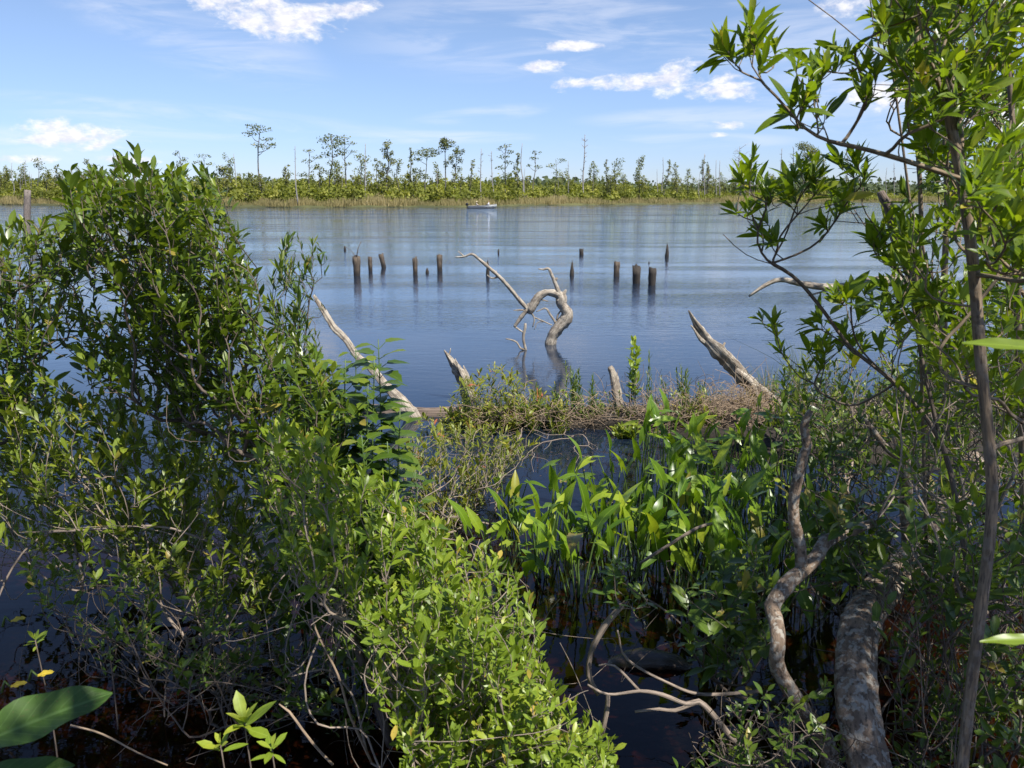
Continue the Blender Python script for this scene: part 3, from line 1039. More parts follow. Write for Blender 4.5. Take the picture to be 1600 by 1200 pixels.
# ------------------------------------------------------------------ fishing boat with two people
def lathe_box(mb, c, s, mi=0, bevel=.12, rz=0.0):
    """rounded box"""
    s = np.asarray(s, float) / 2
    bz = min(s) * 2 * bevel
    prof = [(-s[2], 1 - bz / max(s[0], 1e-6)), (-s[2] + bz, 1), (s[2] - bz, 1), (s[2], 1 - bz / max(s[0], 1e-6))]
    k = 12
    V = []
    for z, f in prof:
        for i in range(k):
            a = 2 * pi * (i + .5) / k
            x = math.copysign(min(1, abs(cos(a)) * 1.45), cos(a)) * s[0] * f
            y = math.copysign(min(1, abs(sin(a)) * 1.45), sin(a)) * s[1] * f
            V.append((x * cos(rz) - y * sin(rz), x * sin(rz) + y * cos(rz), z))
    V += [(0, 0, -s[2]), (0, 0, s[2])]
    V = np.array(V) + c
    q = [(r * k + i, r * k + (i + 1) % k, (r + 1) * k + (i + 1) % k, (r + 1) * k + i) for r in range(3) for i in range(k)]
    t = [(4 * k, (i + 1) % k, i) for i in range(k)] + [(4 * k + 1, 3 * k + i, 3 * k + (i + 1) % k) for i in range(k)]
    mb.add(V, q, t, None, mi)


BC = on_water(753, 325.3)
boat = empty('fishing_boat', (BC[0], BC[1], 0), 'grey aluminium fishing boat with a black outboard motor drifting off the far bank', 'boat')
hullm = plain_mat('grey_boat_paint', (.22, .24, .25), .4, .08, 2)
darkm = plain_mat('dark_boat_stripe', (.05, .06, .08), .5, .1, 2)
blackm = plain_mat('black_plastic', (.012, .012, .014), .35, .1, 5)
whitem = plain_mat('white_cloth', (.8, .8, .8), .8, .04, 9)
skinm = plain_mat('skin', (.45, .26, .18), .6, .06, 9)
mb = MB(); mbr = MB()
L_ = 5.3
st = np.linspace(0, 1, 15)
V, Ai = [], []
for t in st:
    x = -L_ / 2 + .1 + t * L_
    wd = .82 * (1 - max(0, (t - .55) / .45) ** 2.2) + .02
    keel = -.14 + .34 * max(0, (t - .72) / .28) ** 2
    top = .40 + .34 * t ** 2.4
    for (yy, zz) in [(-wd, top), (-wd * .96, top * .5), (-wd * .82, .02 + keel * .4), (0, keel), (wd * .82, .02 + keel * .4), (wd * .96, top * .5), (wd, top), (wd * .9, top - .01), (wd * .78, .12), (0, .1), (-wd * .78, .12), (-wd * .9, top - .01)]:
        V.append((BC[0] + x, BC[1] + yy, max(zz, keel)))
k = 12
q = [(r * k + i, r * k + (i + 1) % k, (r + 1) * k + (i + 1) % k, (r + 1) * k + i) for r in range(14) for i in range(k)]
mb.add(np.array(V), q)
e = [tuple(range(0, 12))]
mb.add(np.array(V[:12]), [(0, 1, 10, 11), (1, 2, 9, 10), (2, 3, 8, 9), (3, 4, 7, 8), (4, 5, 6, 7)])
mb.build('hull', hullm, boat)
G = []
for sg in (-1, 1):
    P = [(BC[0] - L_ / 2 + .1 + t * L_, BC[1] + sg * (.82 * (1 - max(0, (t - .55) / .45) ** 2.2) + .03), .41 + .34 * t ** 2.4) for t in st]
    tube(mbr, P, [.035] * len(P), 6)
mbr.build('gunwale', plain_mat('pale_rail', (.34, .34, .33), .4, .05), boat)
mb = MB()
for sg in (-1, 1):
    P = [(BC[0] - L_ / 2 + .1 + t * L_, BC[1] + sg * (.79 * (1 - max(0, (t - .55) / .45) ** 2.2) + .035), .09 + .1 * t ** 3) for t in st[:14]]
    tube(mb, P, [.05] * len(P), 6)
mb.build('waterline_stripe', darkm, boat)
mb = MB()
lathe_box(mb, BC + [1.55, 0, .43], (1.3, 1.0, .08)); mb.build('bow_deck', plain_mat('deck_paint', (.3, .31, .29), .7), boat)
mb = MB()
lathe_box(mb, BC + [-.55, 0, .3], (.35, 1.3, .08)); mb.build('bench', plain_mat('bench_paint', (.3, .28, .24), .7), boat)
ob = MB()
lathe_box(ob, BC + [-L_ / 2 - .1, 0, .72], (.52, .36, .5), bevel=.3)
lathe_box(ob, BC + [-L_ / 2 - .08, 0, .2], (.2, .16, .6), bevel=.2)
lathe_box(ob, BC + [-L_ / 2 - .1, 0, -.1], (.5, .12, .12), bevel=.3)
oo = ob.build('outboard_motor', blackm, boat)
mb = MB(); tube(mb, [BC + [-L_ / 2 + .1, 0, .66], BC + [-L_ / 2 + .45, .05, .70], BC + [-L_ / 2 + .75, .08, .72]], [.03, .025, .03], 8); mb.build('tiller_handle', blackm, oo)


def seated_person(px_off, label, hat, shirt_c, lean, z0, face):
    """one skinned body sitting with bent legs; clothes and hat as children"""
    o = empty('person', (BC[0] + px_off, BC[1], z0), label, 'person')
    base = np.array([BC[0] + px_off, BC[1], z0])
    J = {'pel': (0, 0, .12), 'bel': (.02 * face + lean * .1, 0, .28), 'che': (lean * .25, 0, .48), 'nec': (lean * .36, 0, .6), 'hea': (lean * .42 + .02 * face, 0, .72), 'top': (lean * .44, 0, .84),
         'ls': (lean * .3, -.19, .54), 'le': (lean * .3 + .1 * face, -.26, .3), 'lw': (lean * .3 + .32 * face, -.18, .3), 'lh': (lean * .3 + .41 * face, -.14, .32),
         'rs': (lean * .3, .19, .54), 're': (lean * .3 + .1 * face, .26, .3), 'rw': (lean * .3 + .32 * face, .18, .3), 'rh': (lean * .3 + .41 * face, .14, .32),
         'lk': (.42 * face, -.12, .14), 'la': (.45 * face, -.12, -.28), 'lf': (.6 * face, -.12, -.3),
         'rk': (.42 * face, .12, .14), 'ra': (.45 * face, .12, -.28), 'rf': (.6 * face, .12, -.3)}
    E = ['pel bel', 'bel che', 'che nec', 'nec hea', 'hea top', 'che ls', 'ls le', 'le lw', 'lw lh', 'che rs', 'rs re', 're rw', 'rw rh', 'pel lk', 'lk la', 'la lf', 'pel rk', 'rk ra', 'ra rf']
    rad = {'pel': .15, 'bel': .14, 'che': .16, 'nec': .06, 'hea': .1, 'top': .07, 'ls': .07, 'le': .05, 'lw': .035, 'lh': .04, 'rs': .07, 're': .05, 'rw': .035, 'rh': .04,
           'lk': .075, 'la': .05, 'lf': .045, 'rk': .075, 'ra': .05, 'rf': .045}
    def skin(keys, edges, name, mat, fac):
        me = bpy.data.meshes.new(name)
        idx = {k_: i for i, k_ in enumerate(keys)}
        me.from_pydata([J[k_] for k_ in keys], [(idx[a], idx[b_]) for a, b_ in (e_.split() for e_ in edges)], [])
        ob_ = bpy.data.objects.new(name, me)
        C.objects.link(ob_); ob_.parent = o
        ob_.modifiers.new('skin', 'SKIN')
        sub = ob_.modifiers.new('sub', 'SUBSURF'); sub.levels = 1; sub.render_levels = 1
        if not me.skin_vertices: me.skin_vertices.new(name='')
        for i, k_ in enumerate(keys):
            me.skin_vertices[0].data[i].radius = (rad[k_] * fac, rad[k_] * fac)
        me.skin_vertices[0].data[0].use_root = True
        me.materials.append(mat)
        return ob_
    skin(list(J), E, 'body', skinm, 1.0)
    skin(['pel', 'bel', 'che', 'ls', 'le', 'lw', 'rs', 're', 'rw'], [e_ for e_ in E if all(k_ in ('pel', 'bel', 'che', 'ls', 'le', 'lw', 'rs', 're', 'rw') for k_ in e_.split())], 'shirt', plain_mat('shirt_cloth', shirt_c, .85, .05), 1.14)
    skin(['pel', 'lk', 'la', 'rk', 'ra'], ['pel lk', 'lk la', 'pel rk', 'rk ra'], 'trousers', plain_mat('trouser_cloth', (.05, .05, .06), .85, .1), 1.2)
    if hat:
        mb_ = MB()
        c = base + np.array([lean * .43, 0, .83])
        rr = [(.24, 0), (.24, .012), (.115, .03), (.105, .1), (.02, .12)]
        V_ = [(c[0] + r * cos(a), c[1] + r * sin(a), c[2] + z) for r, z in rr for a in np.linspace(0, 2 * pi, 14, endpoint=False)]
        q_ = [(r * 14 + i, r * 14 + (i + 1) % 14, (r + 1) * 14 + (i + 1) % 14, (r + 1) * 14 + i) for r in range(4) for i in range(14)]
        mb_.add(np.array(V_), q_)
        mb_.build('hat', plain_mat('straw_hat', (.62, .52, .34), .8, .1), o)
    return o


seated_person(-1.0, 'person in a straw hat and pale shirt seated by the boat motor', True, (.62, .55, .45), .1, .34, 1)
seated_person(1.25, 'person in a white shirt sitting up on the bow deck of the boat', False, (.85, .85, .86), .12, .47, -1)

# ------------------------------------------------------------------ pilings
def piling(px, top, base, wpx, label, mat='piling', lean=0, shape='flat', twig=False):
    rng = np.random.default_rng(int(px * 13))
    B = on_water(px, base)
    s = ppm(B[1])
    h = (base - top) * s * .96
    r = wpx * s / 2
    o = empty('old_piling', (B[0], B[1], 0), label, 'piling', 'old pilings standing in the water')
    mb = MB()
    n = 9
    z = np.linspace(-.5, h, n)
    P = np.stack([B[0] + (z / max(h, .01)) * lean * s, np.full(n, B[1]) + rng.normal(0, .004, n), z], 1)
    R = np.full(n, r) * (1.0 + .05 * np.sin(np.arange(n)))
    sides = 12
    if shape == 'point': R = R * np.interp(z, [0, h * .35, h], [1.1, 1, .3])
    if shape == 'nub': R = R * np.interp(z, [0, h * .6, h], [1, .9, .35])
    tube(mb, P, R, sides, .05, .14, rng, splinter=(r * 2.2 if shape in ('jag', 'point') else r * .5))
    mb.build('post', M[mat], o)
    if twig:
        mb = MB()
        t0 = np.array([B[0], B[1], h])
        for (dx, dz, rr) in [(8, 24, .008), (-16, 16, .004), (-8, 9, .003), (4, 10, .004)]:
            tube(mb, [t0 - [0, 0, .05], t0 + np.array([dx * .4 * s, 0, dz * .55 * s]), t0 + np.array([dx * s, .02, dz * s])], [rr * 1.6, rr * 1.3, rr], 5)
        mb.build('sprout', M['twig'], o)


piling(558, 401, 431, 11.5, 'thickest brown piling with a dry twig sprouting from its top', twig=True)
piling(579, 401, 424, 6, 'slim mossy piling beside the twig topped one')
piling(600, 397, 418, 8, 'short piling tilted at an angle, third in the row from the twig topped one', lean=-4)
piling(649, 404, 430, 7, 'split topped piling standing next to a tiny nub', shape='jag')
piling(667.5, 419, 427, 5, 'tiny round nub between two upright pilings', 'piling_dark', shape='nub')
piling(687, 398, 424, 7.5, 'upright piling on the far side of the tiny nub, nearest the driftwood limb')
piling(539, 384.5, 391, 4, 'small dark stub beyond the twig topped piling', 'piling_dark', shape='nub')
piling(762.5, 409, 432, 5, 'dark pointed piling behind the long driftwood limb', 'piling_dark', shape='point')
piling(779, 389, 396, 3, 'tiny far stub alone above the driftwood arch', 'piling_dark', shape='nub')
piling(908.5, 389.5, 398.5, 7, 'short squat dark block of a piling farther out', 'piling_dark')
piling(893.5, 411, 431, 6.5, 'dark spike shaped piling beside the driftwood arch', 'piling_dark', shape='point')
piling(963, 408.5, 432, 8.5, 'piling with a pale sunlit face, alone between the spike and the dark pair')
piling(994, 422, 443, 11, 'dark rough topped piling, the shorter one of the thick pair', 'piling_dark', shape='jag')
piling(1018.5, 419, 446, 11.5, 'dark thick piling, the taller one of the thick pair', 'piling_dark')
piling(1014, 408, 411.5, 2.5, 'tiny speck of a stub just behind the thick pair', 'piling_dark', shape='nub')
piling(1042, 384, 402, 5.5, 'farthest tall dark piling beyond the thick pair', 'piling_dark', shape='point')
piling(366, 403, 425, 4, 'thin reddish piling half hidden by the dark green shrub')
piling(6, 396, 428, 7, 'piling half hidden by leaves at the edge of the view')


def wood_thing(name, label, cat, runs, mat, sides=12, rough=.06, ridge=.12, step=.04, seed=1, group=None, splinter=0.0, partn=None):
    """a fallen log, limb or stick: first run is its trunk, the others its branches"""
    rng = np.random.default_rng(seed)
    base = runs[0][0][0]
    o = empty(name, base, label, cat, group)
    for i, (pts, rad) in enumerate(runs):
        mb = MB()
        P, R = smooth_line(pts, rad, step)
        tube(mb, P, R, sides if i == 0 else max(6, sides - 4), rough, ridge, rng, splinter=splinter if i == 0 else 0)
        mb.build('trunk' if i == 0 else 'branch', mat, o)
    return o


def pr(d0, *pts):
    """points (px, py, radius_px[, depth offset]) at distance d0 -> positions and radii"""
    P, R = [], []
    for p in pts:
        d = d0 + (p[3] if len(p) > 3 else 0)
        P.append(at(p[0], p[1], d)); R.append(p[2] * ppm(d))
    return P, R


Bp = on_water(43, 372)
wood_thing('mooring_post', 'tall weathered grey post standing in the water above the leaves', 'post',
           [([(Bp[0], Bp[1], -.5), (Bp[0], Bp[1], 0.2), tuple(at(43, 297, Bp[1]))], [6 * ppm(Bp[1]), 5.5 * ppm(Bp[1]), 4.6 * ppm(Bp[1])])], M['post'], 14, .02, .04, .3)


# ------------------------------------------------------------------ the driftwood arch
def zs(*pts):     # pixel trace made in an enlarged crop (factor 0.2, corner 640,370)
    return [(640 + p[0] * .2, 370 + p[1] * .2) + tuple(p[2:]) for p in pts]


DS = float(on_water(858, 538)[1])
runs = [pr(DS, *zs((1085, 900, 8.2), (1098, 830, 8.0), (1120, 765, 7.4), (1165, 705, 8.2), (1218, 640, 9.4), (1228, 595, 8.0), (1200, 552, 6.2), (1180, 515, 7.6), (1182, 480, 7.8), (1150, 452, 5.4), (1080, 438, 4.8), (1020, 462, 5.6), (980, 512, 6.6), (950, 565, 6.4), (938, 603, 3.4))),
        pr(DS, *zs((1185, 470, 4.6), (1208, 440, 3.0), (1222, 412, 1.2))),
        pr(DS, *zs((1172, 450, 3.4), (1150, 390, 3.0), (1132, 345, 3.0), (1110, 295, 2.3), (1085, 248, 1.9), (1045, 255, 1.4), (1005, 250, .8))),
        pr(DS, *zs((1132, 345, 2.2), (1155, 322, 1.4))),
        pr(DS, *zs((935, 580, 4.2), (905, 545, 3.6), (850, 482, 3.3), (770, 385, 3.1), (700, 310, 2.9), (610, 232, 2.6), (540, 172, 2.2), (487, 135, 1.9), (425, 155, 1.5), (355, 158, .6))),
        pr(DS, *zs((425, 155, 1.2), (400, 130, 1.0), (378, 112, .6))),
        pr(DS, *zs((690, 312, 1.5), (645, 325, 1.2), (605, 298, .6))),
        pr(DS, *zs((610, 235, 1.5), (600, 200, .7))), pr(DS, *zs((675, 285, 1.2), (678, 262, .6))),
        pr(DS, *zs((920, 570, 3.6), (865, 635, 3.3), (818, 705, 2.6))),
        pr(DS, *zs((818, 700, 1.6), (850, 722, 1.4), (885, 745, 1.2))),
        pr(DS, *zs((900, 572, 2.0), (860, 572, 1.6), (810, 576, .6))),
        pr(DS, *zs((930, 560, 3.2), (925, 520, 1.6))),
        pr(DS, *zs((950, 590, 1.7), (975, 640, 1.2), (962, 705, .9))), pr(DS, *zs((972, 628, 1.2), (1050, 662, 1.1), (1112, 690, .9))),
        pr(DS, *zs((1140, 670, 2.0), (1100, 610, 1.6), (1062, 560, 1.4), (990, 585, .7))),
        pr(DS, *zs((1150, 650, 1.3), (1158, 610, 1.2), (1185, 570, 1.0))), pr(DS, *zs((1050, 665, .8), (1000, 670, .6), (975, 725, .4))),
        pr(DS, *zs((975, 505, 2.0), (978, 470, 1.2), (976, 452, .8))), pr(DS, *zs((1030, 490, 1.2), (1085, 505, .6)))]
wood_thing('driftwood_snag', 'pale dead branch arching out of open water with a long limb reaching up', 'driftwood', runs, M['drift'], 18, .05, .15, .022, 4)
D2 = float(on_water(819, 547)[1])
wood_thing('driftwood_branch', 'small forked stick standing in the water before the driftwood arch', 'driftwood',
           [pr(D2, *zs((912, 920, 2.2), (906, 880, 2.2), (888, 790, 2.2), (902, 712, 2.3), (904, 676, 2.0))), pr(D2, *zs((900, 880, 1.9), (865, 870, 1.6), (838, 825, 1.5), (795, 805, 1.3), (750, 797, .8)))], M['drift'], 10, .03, .06, .03, 5)

# ------------------------------------------------------------------ leaning logs and the fallen log
DL = float(on_water(640, 655)[1])
GL = 'dead logs sticking out of the water'
wood_thing('leaning_log', 'long thin dead log slanting up out of the fallen log behind the tall herb', 'log',
           [pr(DL, (655, 672, 10), (640, 645, 11), (622, 622, 7.6), (600, 600, 6.2), (580, 575, 5.6), (558, 556, 5.0), (540, 530, 4.6), (522, 512, 4.4), (507, 488, 3.8), (498, 474, 3.2), (490, 461, 1.8))], M['drift'], 20, .06, .22, .035, 6)
wood_thing('broken_stump', 'sharp pointed weathered stump slanting out of the leafy clump', 'stump',
           [pr(7.9, (745, 648, 9.0), (733, 612, 8.6), (724, 592, 7.6), (712, 572, 5.2), (702, 558, 2.8), (694, 547, .8)), pr(7.85, (738, 625, 4), (724, 590, 3.6), (715, 570, 2.2), (711, 560, .6)), pr(7.9, (738, 618, 4), (731, 590, 3.4), (726, 577, 1.8), (724, 571, .5)), pr(7.9, (700, 558, 1), (703, 550, .8), (704, 544, .4))], M['drift'], 18, .07, .42, .025, 7)
wood_thing('broken_stump', 'short blunt pale stump among bare twigs on the fallen log', 'stump',
           [pr(7.7, (967, 640, 8), (962, 608, 8), (959, 590, 7), (953, 573, 4.5))], M['drift'], 16, .07, .36, .025, 8)
wood_thing('leaning_log', 'thick splintered grey log slanting out of the rushes', 'log',
           [pr(7.4, (1245, 665, 12), (1218, 638, 11), (1190, 614, 9), (1165, 594, 10), (1142, 568, 9), (1122, 548, 9.5), (1104, 530, 6.5, .1), (1092, 512, 4.5, .1), (1083, 498, 2.8, .1), (1076, 485, 1.0, .1)),
            pr(7.5, (1110, 540, 6), (1095, 530, 4), (1085, 515, 2), (1079, 508, 1)), pr(7.4, (1125, 548, 3), (1133, 535, 1.2)),
            pr(7.3, (1150, 578, 4), (1175, 600, 4), (1190, 640, 2))], M['drift'], 18, .07, .34, .03, 9)
lg = [pr(7.3, (330, 612, 6, .5), (430, 622, 8, .35), (530, 636, 9, .2), (640, 647, 12, .05), (740, 655, 13), (850, 662, 14), (980, 668, 14), (1110, 672, 14), (1260, 672, 13), (1420, 668, 12))]
lg = [([(p[0], p[1], max(min(p[2], .055), .0)) for p in lg[0][0]], lg[0][1])]
wood_thing('fallen_log', 'long dark waterlogged log lying across the inlet under the plants', 'log', lg, M['drift_dark'], 16, .05, .12, .08, 10)

# peat hummock and dead thatch on the log (ground of the little island)
rng = np.random.default_rng(21)


def hum_z(X, Y):
    # photograph column 720..1500, distance about 6.6..7.7
    px = 800 + X / Y * F / .95
    c = 7.15 - .25 * np.clip((px - 900) / 500, 0, 1)
    hw = np.interp(px, [700, 780, 900, 1050, 1200, 1500, 1600], [.05, .2, .26, .4, .75, 1.1, 1.2])
    hh = np.interp(px, [700, 780, 900, 1050, 1160, 1300, 1600], [-.1, .08, .10, .09, .12, .10, .10])
    t = np.clip(1 - ((Y - c) / hw) ** 2, -1, 1)
    return np.where(t > 0, hh * np.sqrt(np.maximum(t, 0)), t * .25) + .02 * np.sin(X * 17) * np.cos(Y * 19) + .012 * np.sin(X * 41 + Y * 37)


tag(make_grid('peat_ground', np.linspace(-.6, 4.8, 150), np.linspace(5.6, 8.2, 70), hum_z, M['peat']), kind='structure')

mb = MB()
for k in range(2500):
    zone = rng.random()
    if zone < .55:
        px_ = rng.normal(1150, 52); py_ = rng.normal(660, 22)
    elif zone < .8:
        px_ = rng.uniform(735, 1100); py_ = rng.normal(655, 11)
    else:
        px_ = rng.uniform(1000, 1500); py_ = rng.normal(668, 15)
    p = at(px_, py_, rng.uniform(6.6, 7.2))
    p[2] = max(p[2], .0) + rng.uniform(0, .05)
    L = rng.uniform(.08, .30)
    a = rng.uniform(0, 6.28)
    e_ = p + np.array([cos(a) * L, sin(a) * L * .6, rng.normal(.0, .07) - (.05 if py_ > 660 else 0)]) * (1 if rng.random() > .14 else .6) + np.array([0, 0, rng.uniform(.08, .28) if rng.random() < .12 else 0])
    mid_ = (p + e_) / 2 + rng.normal(0, .03, 3) + [0, 0, .04]
    P, R = smooth_line([p, mid_, e_], [.0024, .0022, .0012], L / 4)
    tube(mb, P, R * rng.uniform(.7, 1.5), 3, cap=False)
tag(mb.build('dead_thatch', M['thatch']), 'tangle of dead brown stems and roots on the peat bank along the log', 'thatch', kind='stuff')

# ------------------------------------------------------------------ leaf template sets
T_ell = [leaf_template(5, .40, .54, .2, .12), leaf_template(5, .44, .52, .3, .25), leaf_template(5, .36, .5, .12, -.05, twist=.4), leaf_template(5, .34, .52, .45, .1)]
T_spat = [leaf_template(4, .38, .60, .22, .12), leaf_template(6, .44, .58, .28, .25, teeth=.13), leaf_template(5, .34, .6, .15, -.08, twist=-.4)]
T_nar = [leaf_template(4, .17, .5, .3, .12), leaf_template(4, .2, .5, .2, -.05, twist=.3)]
T_lan = [leaf_template(6, .27, .5, .22, .18), leaf_template(6, .30, .52, .32, .34, twist=.3), leaf_template(6, .26, .5, .12, -.05, twist=-.35), leaf_template(6, .22, .5, .45, .1)]
T_tri = [leaf_template(7, .62, .34, .12, .22, teeth=.10), leaf_template(7, .55, .36, .3, .35, teeth=.12)]
T_ov = [leaf_template(5, .48, .45, .2, .18), leaf_template(5, .42, .48, .3, .3)]
T_arrow = [arrow_template(), arrow_template(7, .36, .28, .4, .1), arrow_template(7, .42, .3, .15, .45), arrow_template(7, .34, .24, .5, .16)]


def bush(name, label, cat, base, skel, tips, leafm, twigm, tmpl, ll, sl, n, rng, a0=75, a1=25, dirw=(.55, .45), r_tip=.0012, rmax=.022, power=.40, bare=0, up=.5,
         group=None, whorl=0.0, opposite=False, part='foliage', bare_len=.25, jit=.12, bare_tips=None):
    """woody plant: skeleton stems + twigs + leaves. tips: leaf-bearing twig ends"""
    base = np.asarray(base, float)
    o = empty(name, base, label, cat, group)
    M_ = len(tips)
    outw = unit(tips - base)
    D = unit(outw * dirw[0] + np.array([0, 0, dirw[1]]) + rng.normal(0, .28, (M_, 3)))
    L = rng.uniform(.6, 1.3, M_) * sl
    S = tips - D * L[:, None]
    S[:, 2] = np.maximum(S[:, 2], .01)
    S2, T2 = S, tips
    if bare:
        k = rng.integers(0, M_, bare)
        bt = tips[k] + rng.normal(0, .07, (bare, 3)) if bare_tips is None else bare_tips
        bt[:, 2] = np.clip(bt[:, 2], .03, np.quantile(tips[:, 2], .72))
        bd = unit(unit(bt - base) + rng.normal(0, .5, bt.shape))
        bs = bt - bd * (rng.uniform(.5, 1.2, len(bt)) * bare_len)[:, None]
        S2 = np.vstack([S, bs]); T2 = np.vstack([tips, bt])
    ch = grow(base, skel, S2, T2, rng, r_tip, power, rmax, jit=jit)
    mb = MB()
    for P, R in ch:
        rm = R.max()
        tube(mb, P, R, 4 if rm < .003 else (6 if rm < .012 else 9), .03 if rm > .004 else 0, .04 if rm > .006 else 0, rng, cap=rm > .006)
    mb.build('stems', twigm, o)
    mb = MB()
    pos, d, nn, sc, vv = sprig_leaves(S, D, L, n, ll * rng.uniform(.6, 1.35, M_), a0, a1, rng, up, whorl, opposite)
    bake_mix(mb, tmpl, pos, d, nn, sc, vv, rng)
    mb.build(part, leafm, o)
    return o


rl = np.random.default_rng(303)
T_lit = [leaf_template(4, .4, .5, .3, .3), leaf_template(4, .35, .5, .5, -.3, twist=.6)]
litm = leaf_mat('yellow_leaf', (.06, .04, .025), (.14, .09, .05), (.22, .15, .08), .7, .1, .2, .2)
n_ = 3800
xy = np.stack([rl.uniform(-2.2, 3.4, n_), rl.uniform(.6, 3.9, n_)], 1)
zz = bed_z(xy[:, 0], xy[:, 1])
k_ = zz > -.05
xy, zz = xy[k_], np.maximum(zz[k_], .002)
mb = MB()
bake_mix(mb, T_lit, np.stack([xy[:, 0], xy[:, 1], zz + rl.uniform(.003, .02, len(zz))], 1), rl.normal(size=(len(zz), 3)) * [1, 1, .15], rl.normal(0, .25, (len(zz), 3)) + [0, 0, 1], rl.uniform(.03, .075, len(zz)), rl.uniform(0, 1, len(zz)), rl)
tag(mb.build('leaf_litter', litm), 'brown fallen leaves covering the muddy bank under the trees', 'leaf litter', kind='stuff')
n_ = 420
q_ = in_poly([(420, 660), (760, 690), (1000, 715), (1300, 740), (1300, 1000), (900, 1080), (560, 900)], n_, rl)
P_ = np.array([on_water(a, b_) for a, b_ in q_])
cl_ = np.sin(P_[:, 0] * 5 + P_[:, 1] * 3) + np.sin(P_[:, 1] * 7 - P_[:, 0] * 2) > -.2
P_ = P_[cl_]; P_[:, 2] = .003
mb = MB()
bake_mix(mb, T_lit, P_, rl.normal(size=(len(P_), 3)) * [1, 1, .02], rl.normal(0, .08, (len(P_), 3)) + [0, 0, 1], rl.uniform(.008, .035, len(P_)), rl.uniform(0, 1, len(P_)), rl)
tag(mb.build('floating_debris', litm), 'tiny brown leaf bits floating on the still inlet water', 'debris', kind='stuff')

# ------------------------------------------------------------------ left side shrubs
rng = np.random.default_rng(31)
tipsA = np.vstack([
    fill([(98, 262), (150, 248), (210, 240), (262, 262), (330, 262), (352, 330), (372, 400), (380, 470), (330, 520), (200, 470), (130, 400), (95, 330)], 330, 2.7, 3.7, rng),
    fill([(200, 440), (385, 400), (450, 500), (540, 600), (560, 690), (430, 700), (330, 640), (230, 560)], 250, 2.7, 3.5, rng),
    fill([(60, 470), (220, 480), (330, 600), (300, 640), (120, 560)], 105, 2.9, 3.6, rng)])
bush('dark_leaved_shrub', 'big dark green shrub with glossy oval leaves leaning over the water', 'shrub', on_water(610, 1165),
     lines([(600, 1130, 2.62), (545, 980, 2.7), (470, 830, 2.8), (400, 700, 2.9), (320, 575, 3.0), (220, 450, 3.05), (150, 320, 3.1)],
           [(470, 830, 2.8), (430, 690, 2.95), (395, 560, 3.1), (340, 420, 3.2), (300, 310, 3.25)],
           [(400, 700, 2.9), (300, 620, 3.1), (190, 545, 3.2), (110, 470, 3.3)],
           [(320, 575, 3.0), (270, 430, 3.1), (230, 300, 3.2)], [(430, 690, 2.95), (350, 600, 3.0), (250, 520, 3.05)]),
     tipsA, M['dark_leaf'], M['twig'], T_ell, .064, .15, 12, rng, r_tip=.0013, bare=60, bare_len=.13, rmax=.017, group=None)
tipsB = np.vstack([fill([(0, 345), (60, 340), (112, 335), (140, 400), (120, 470), (60, 520), (0, 540)], 110, 3.0, 3.8, rng),
                   fill([(0, 500), (80, 500), (60, 600), (0, 640)], 40, 3.0, 3.6, rng),
                   fill([(-80, 330), (0, 345), (0, 640), (-80, 640)], 60, 3.0, 3.8, rng)])
bush('dark_leaved_shrub', 'dark green shrub with open leafy shoots in front of the tall grey post', 'shrub', at(-60, 1000, 3.1) * [1, 1, 0],
     lines([(-50, 900, 3.1), (-30, 700, 3.2), (20, 560, 3.3), (90, 430, 3.35)], [(-30, 700, 3.2), (10, 600, 3.3), (20, 450, 3.4)]),
     tipsB, M['dark_leaf'], M['twig'], T_ell, .068, .14, 9, rng, r_tip=.0013, bare=30, bare_len=.12, rmax=.012)
tipsC = np.vstack([fill([(0, 585), (150, 600), (300, 640), (420, 690), (440, 800), (420, 860), (250, 850), (0, 850)], 640, 2.9, 4.0, rng),
                   fill([(150, 850), (420, 850), (460, 960), (300, 930)], 90, 2.8, 3.4, rng),
                   fill([(-120, 600), (0, 585), (0, 880), (-120, 900)], 90, 2.9, 3.8, rng)])
bush('groundsel_shrub', 'spreading yellow green shrub with many upright leafy shoots low over the water', 'shrub', on_water(330, 1010),
     lines([(330, 980, 3.25), (240, 850, 3.3), (100, 780, 3.4), (-40, 740, 3.5)], [(330, 980, 3.25), (350, 830, 3.2), (300, 730, 3.3), (200, 680, 3.5)],
           [(400, 930, 3.1), (250, 828, 3.0), (30, 832, 2.9)]),
     tipsC, M['ground_leaf2'], M['twig_grey'], T_spat, .060, .12, 11, rng, a0=60, a1=20, dirw=(.3, .8), r_tip=.0011, bare=170, rmax=.010, bare_len=.35)
tipsD = np.vstack([fill([(440, 640), (520, 700), (640, 760), (700, 830), (790, 870), (840, 960), (860, 1060), (900, 1120), (965, 1170), (960, 1230), (700, 1230), (620, 1100), (560, 950), (420, 860), (400, 700)], 800, 2.15, 3.1, rng),
                   fill([(560, 950), (700, 900), (860, 1060), (965, 1170), (940, 1230), (640, 1230)], 330, 1.9, 2.4, rng)])
bush('groundsel_shrub', 'bright yellow green shrub with dense sunlit shoots, middle of the near bank', 'shrub', on_water(700, 1230),
     lines([(690, 1190, 2.35), (640, 1050, 2.4), (560, 930, 2.5), (480, 820, 2.7), (430, 720, 2.9)], [(640, 1050, 2.4), (660, 930, 2.5), (640, 820, 2.7)],
           [(690, 1190, 2.35), (760, 1060, 2.3), (780, 950, 2.4)], [(690, 1190, 2.3), (830, 1130, 2.15), (900, 1150, 2.1)]),
     tipsD, M['ground_leaf'], M['twig_grey'], T_spat, .052, .12, 12, rng, a0=62, a1=20, dirw=(.4, .7), r_tip=.0012, bare=330, rmax=.013, bare_len=.4)
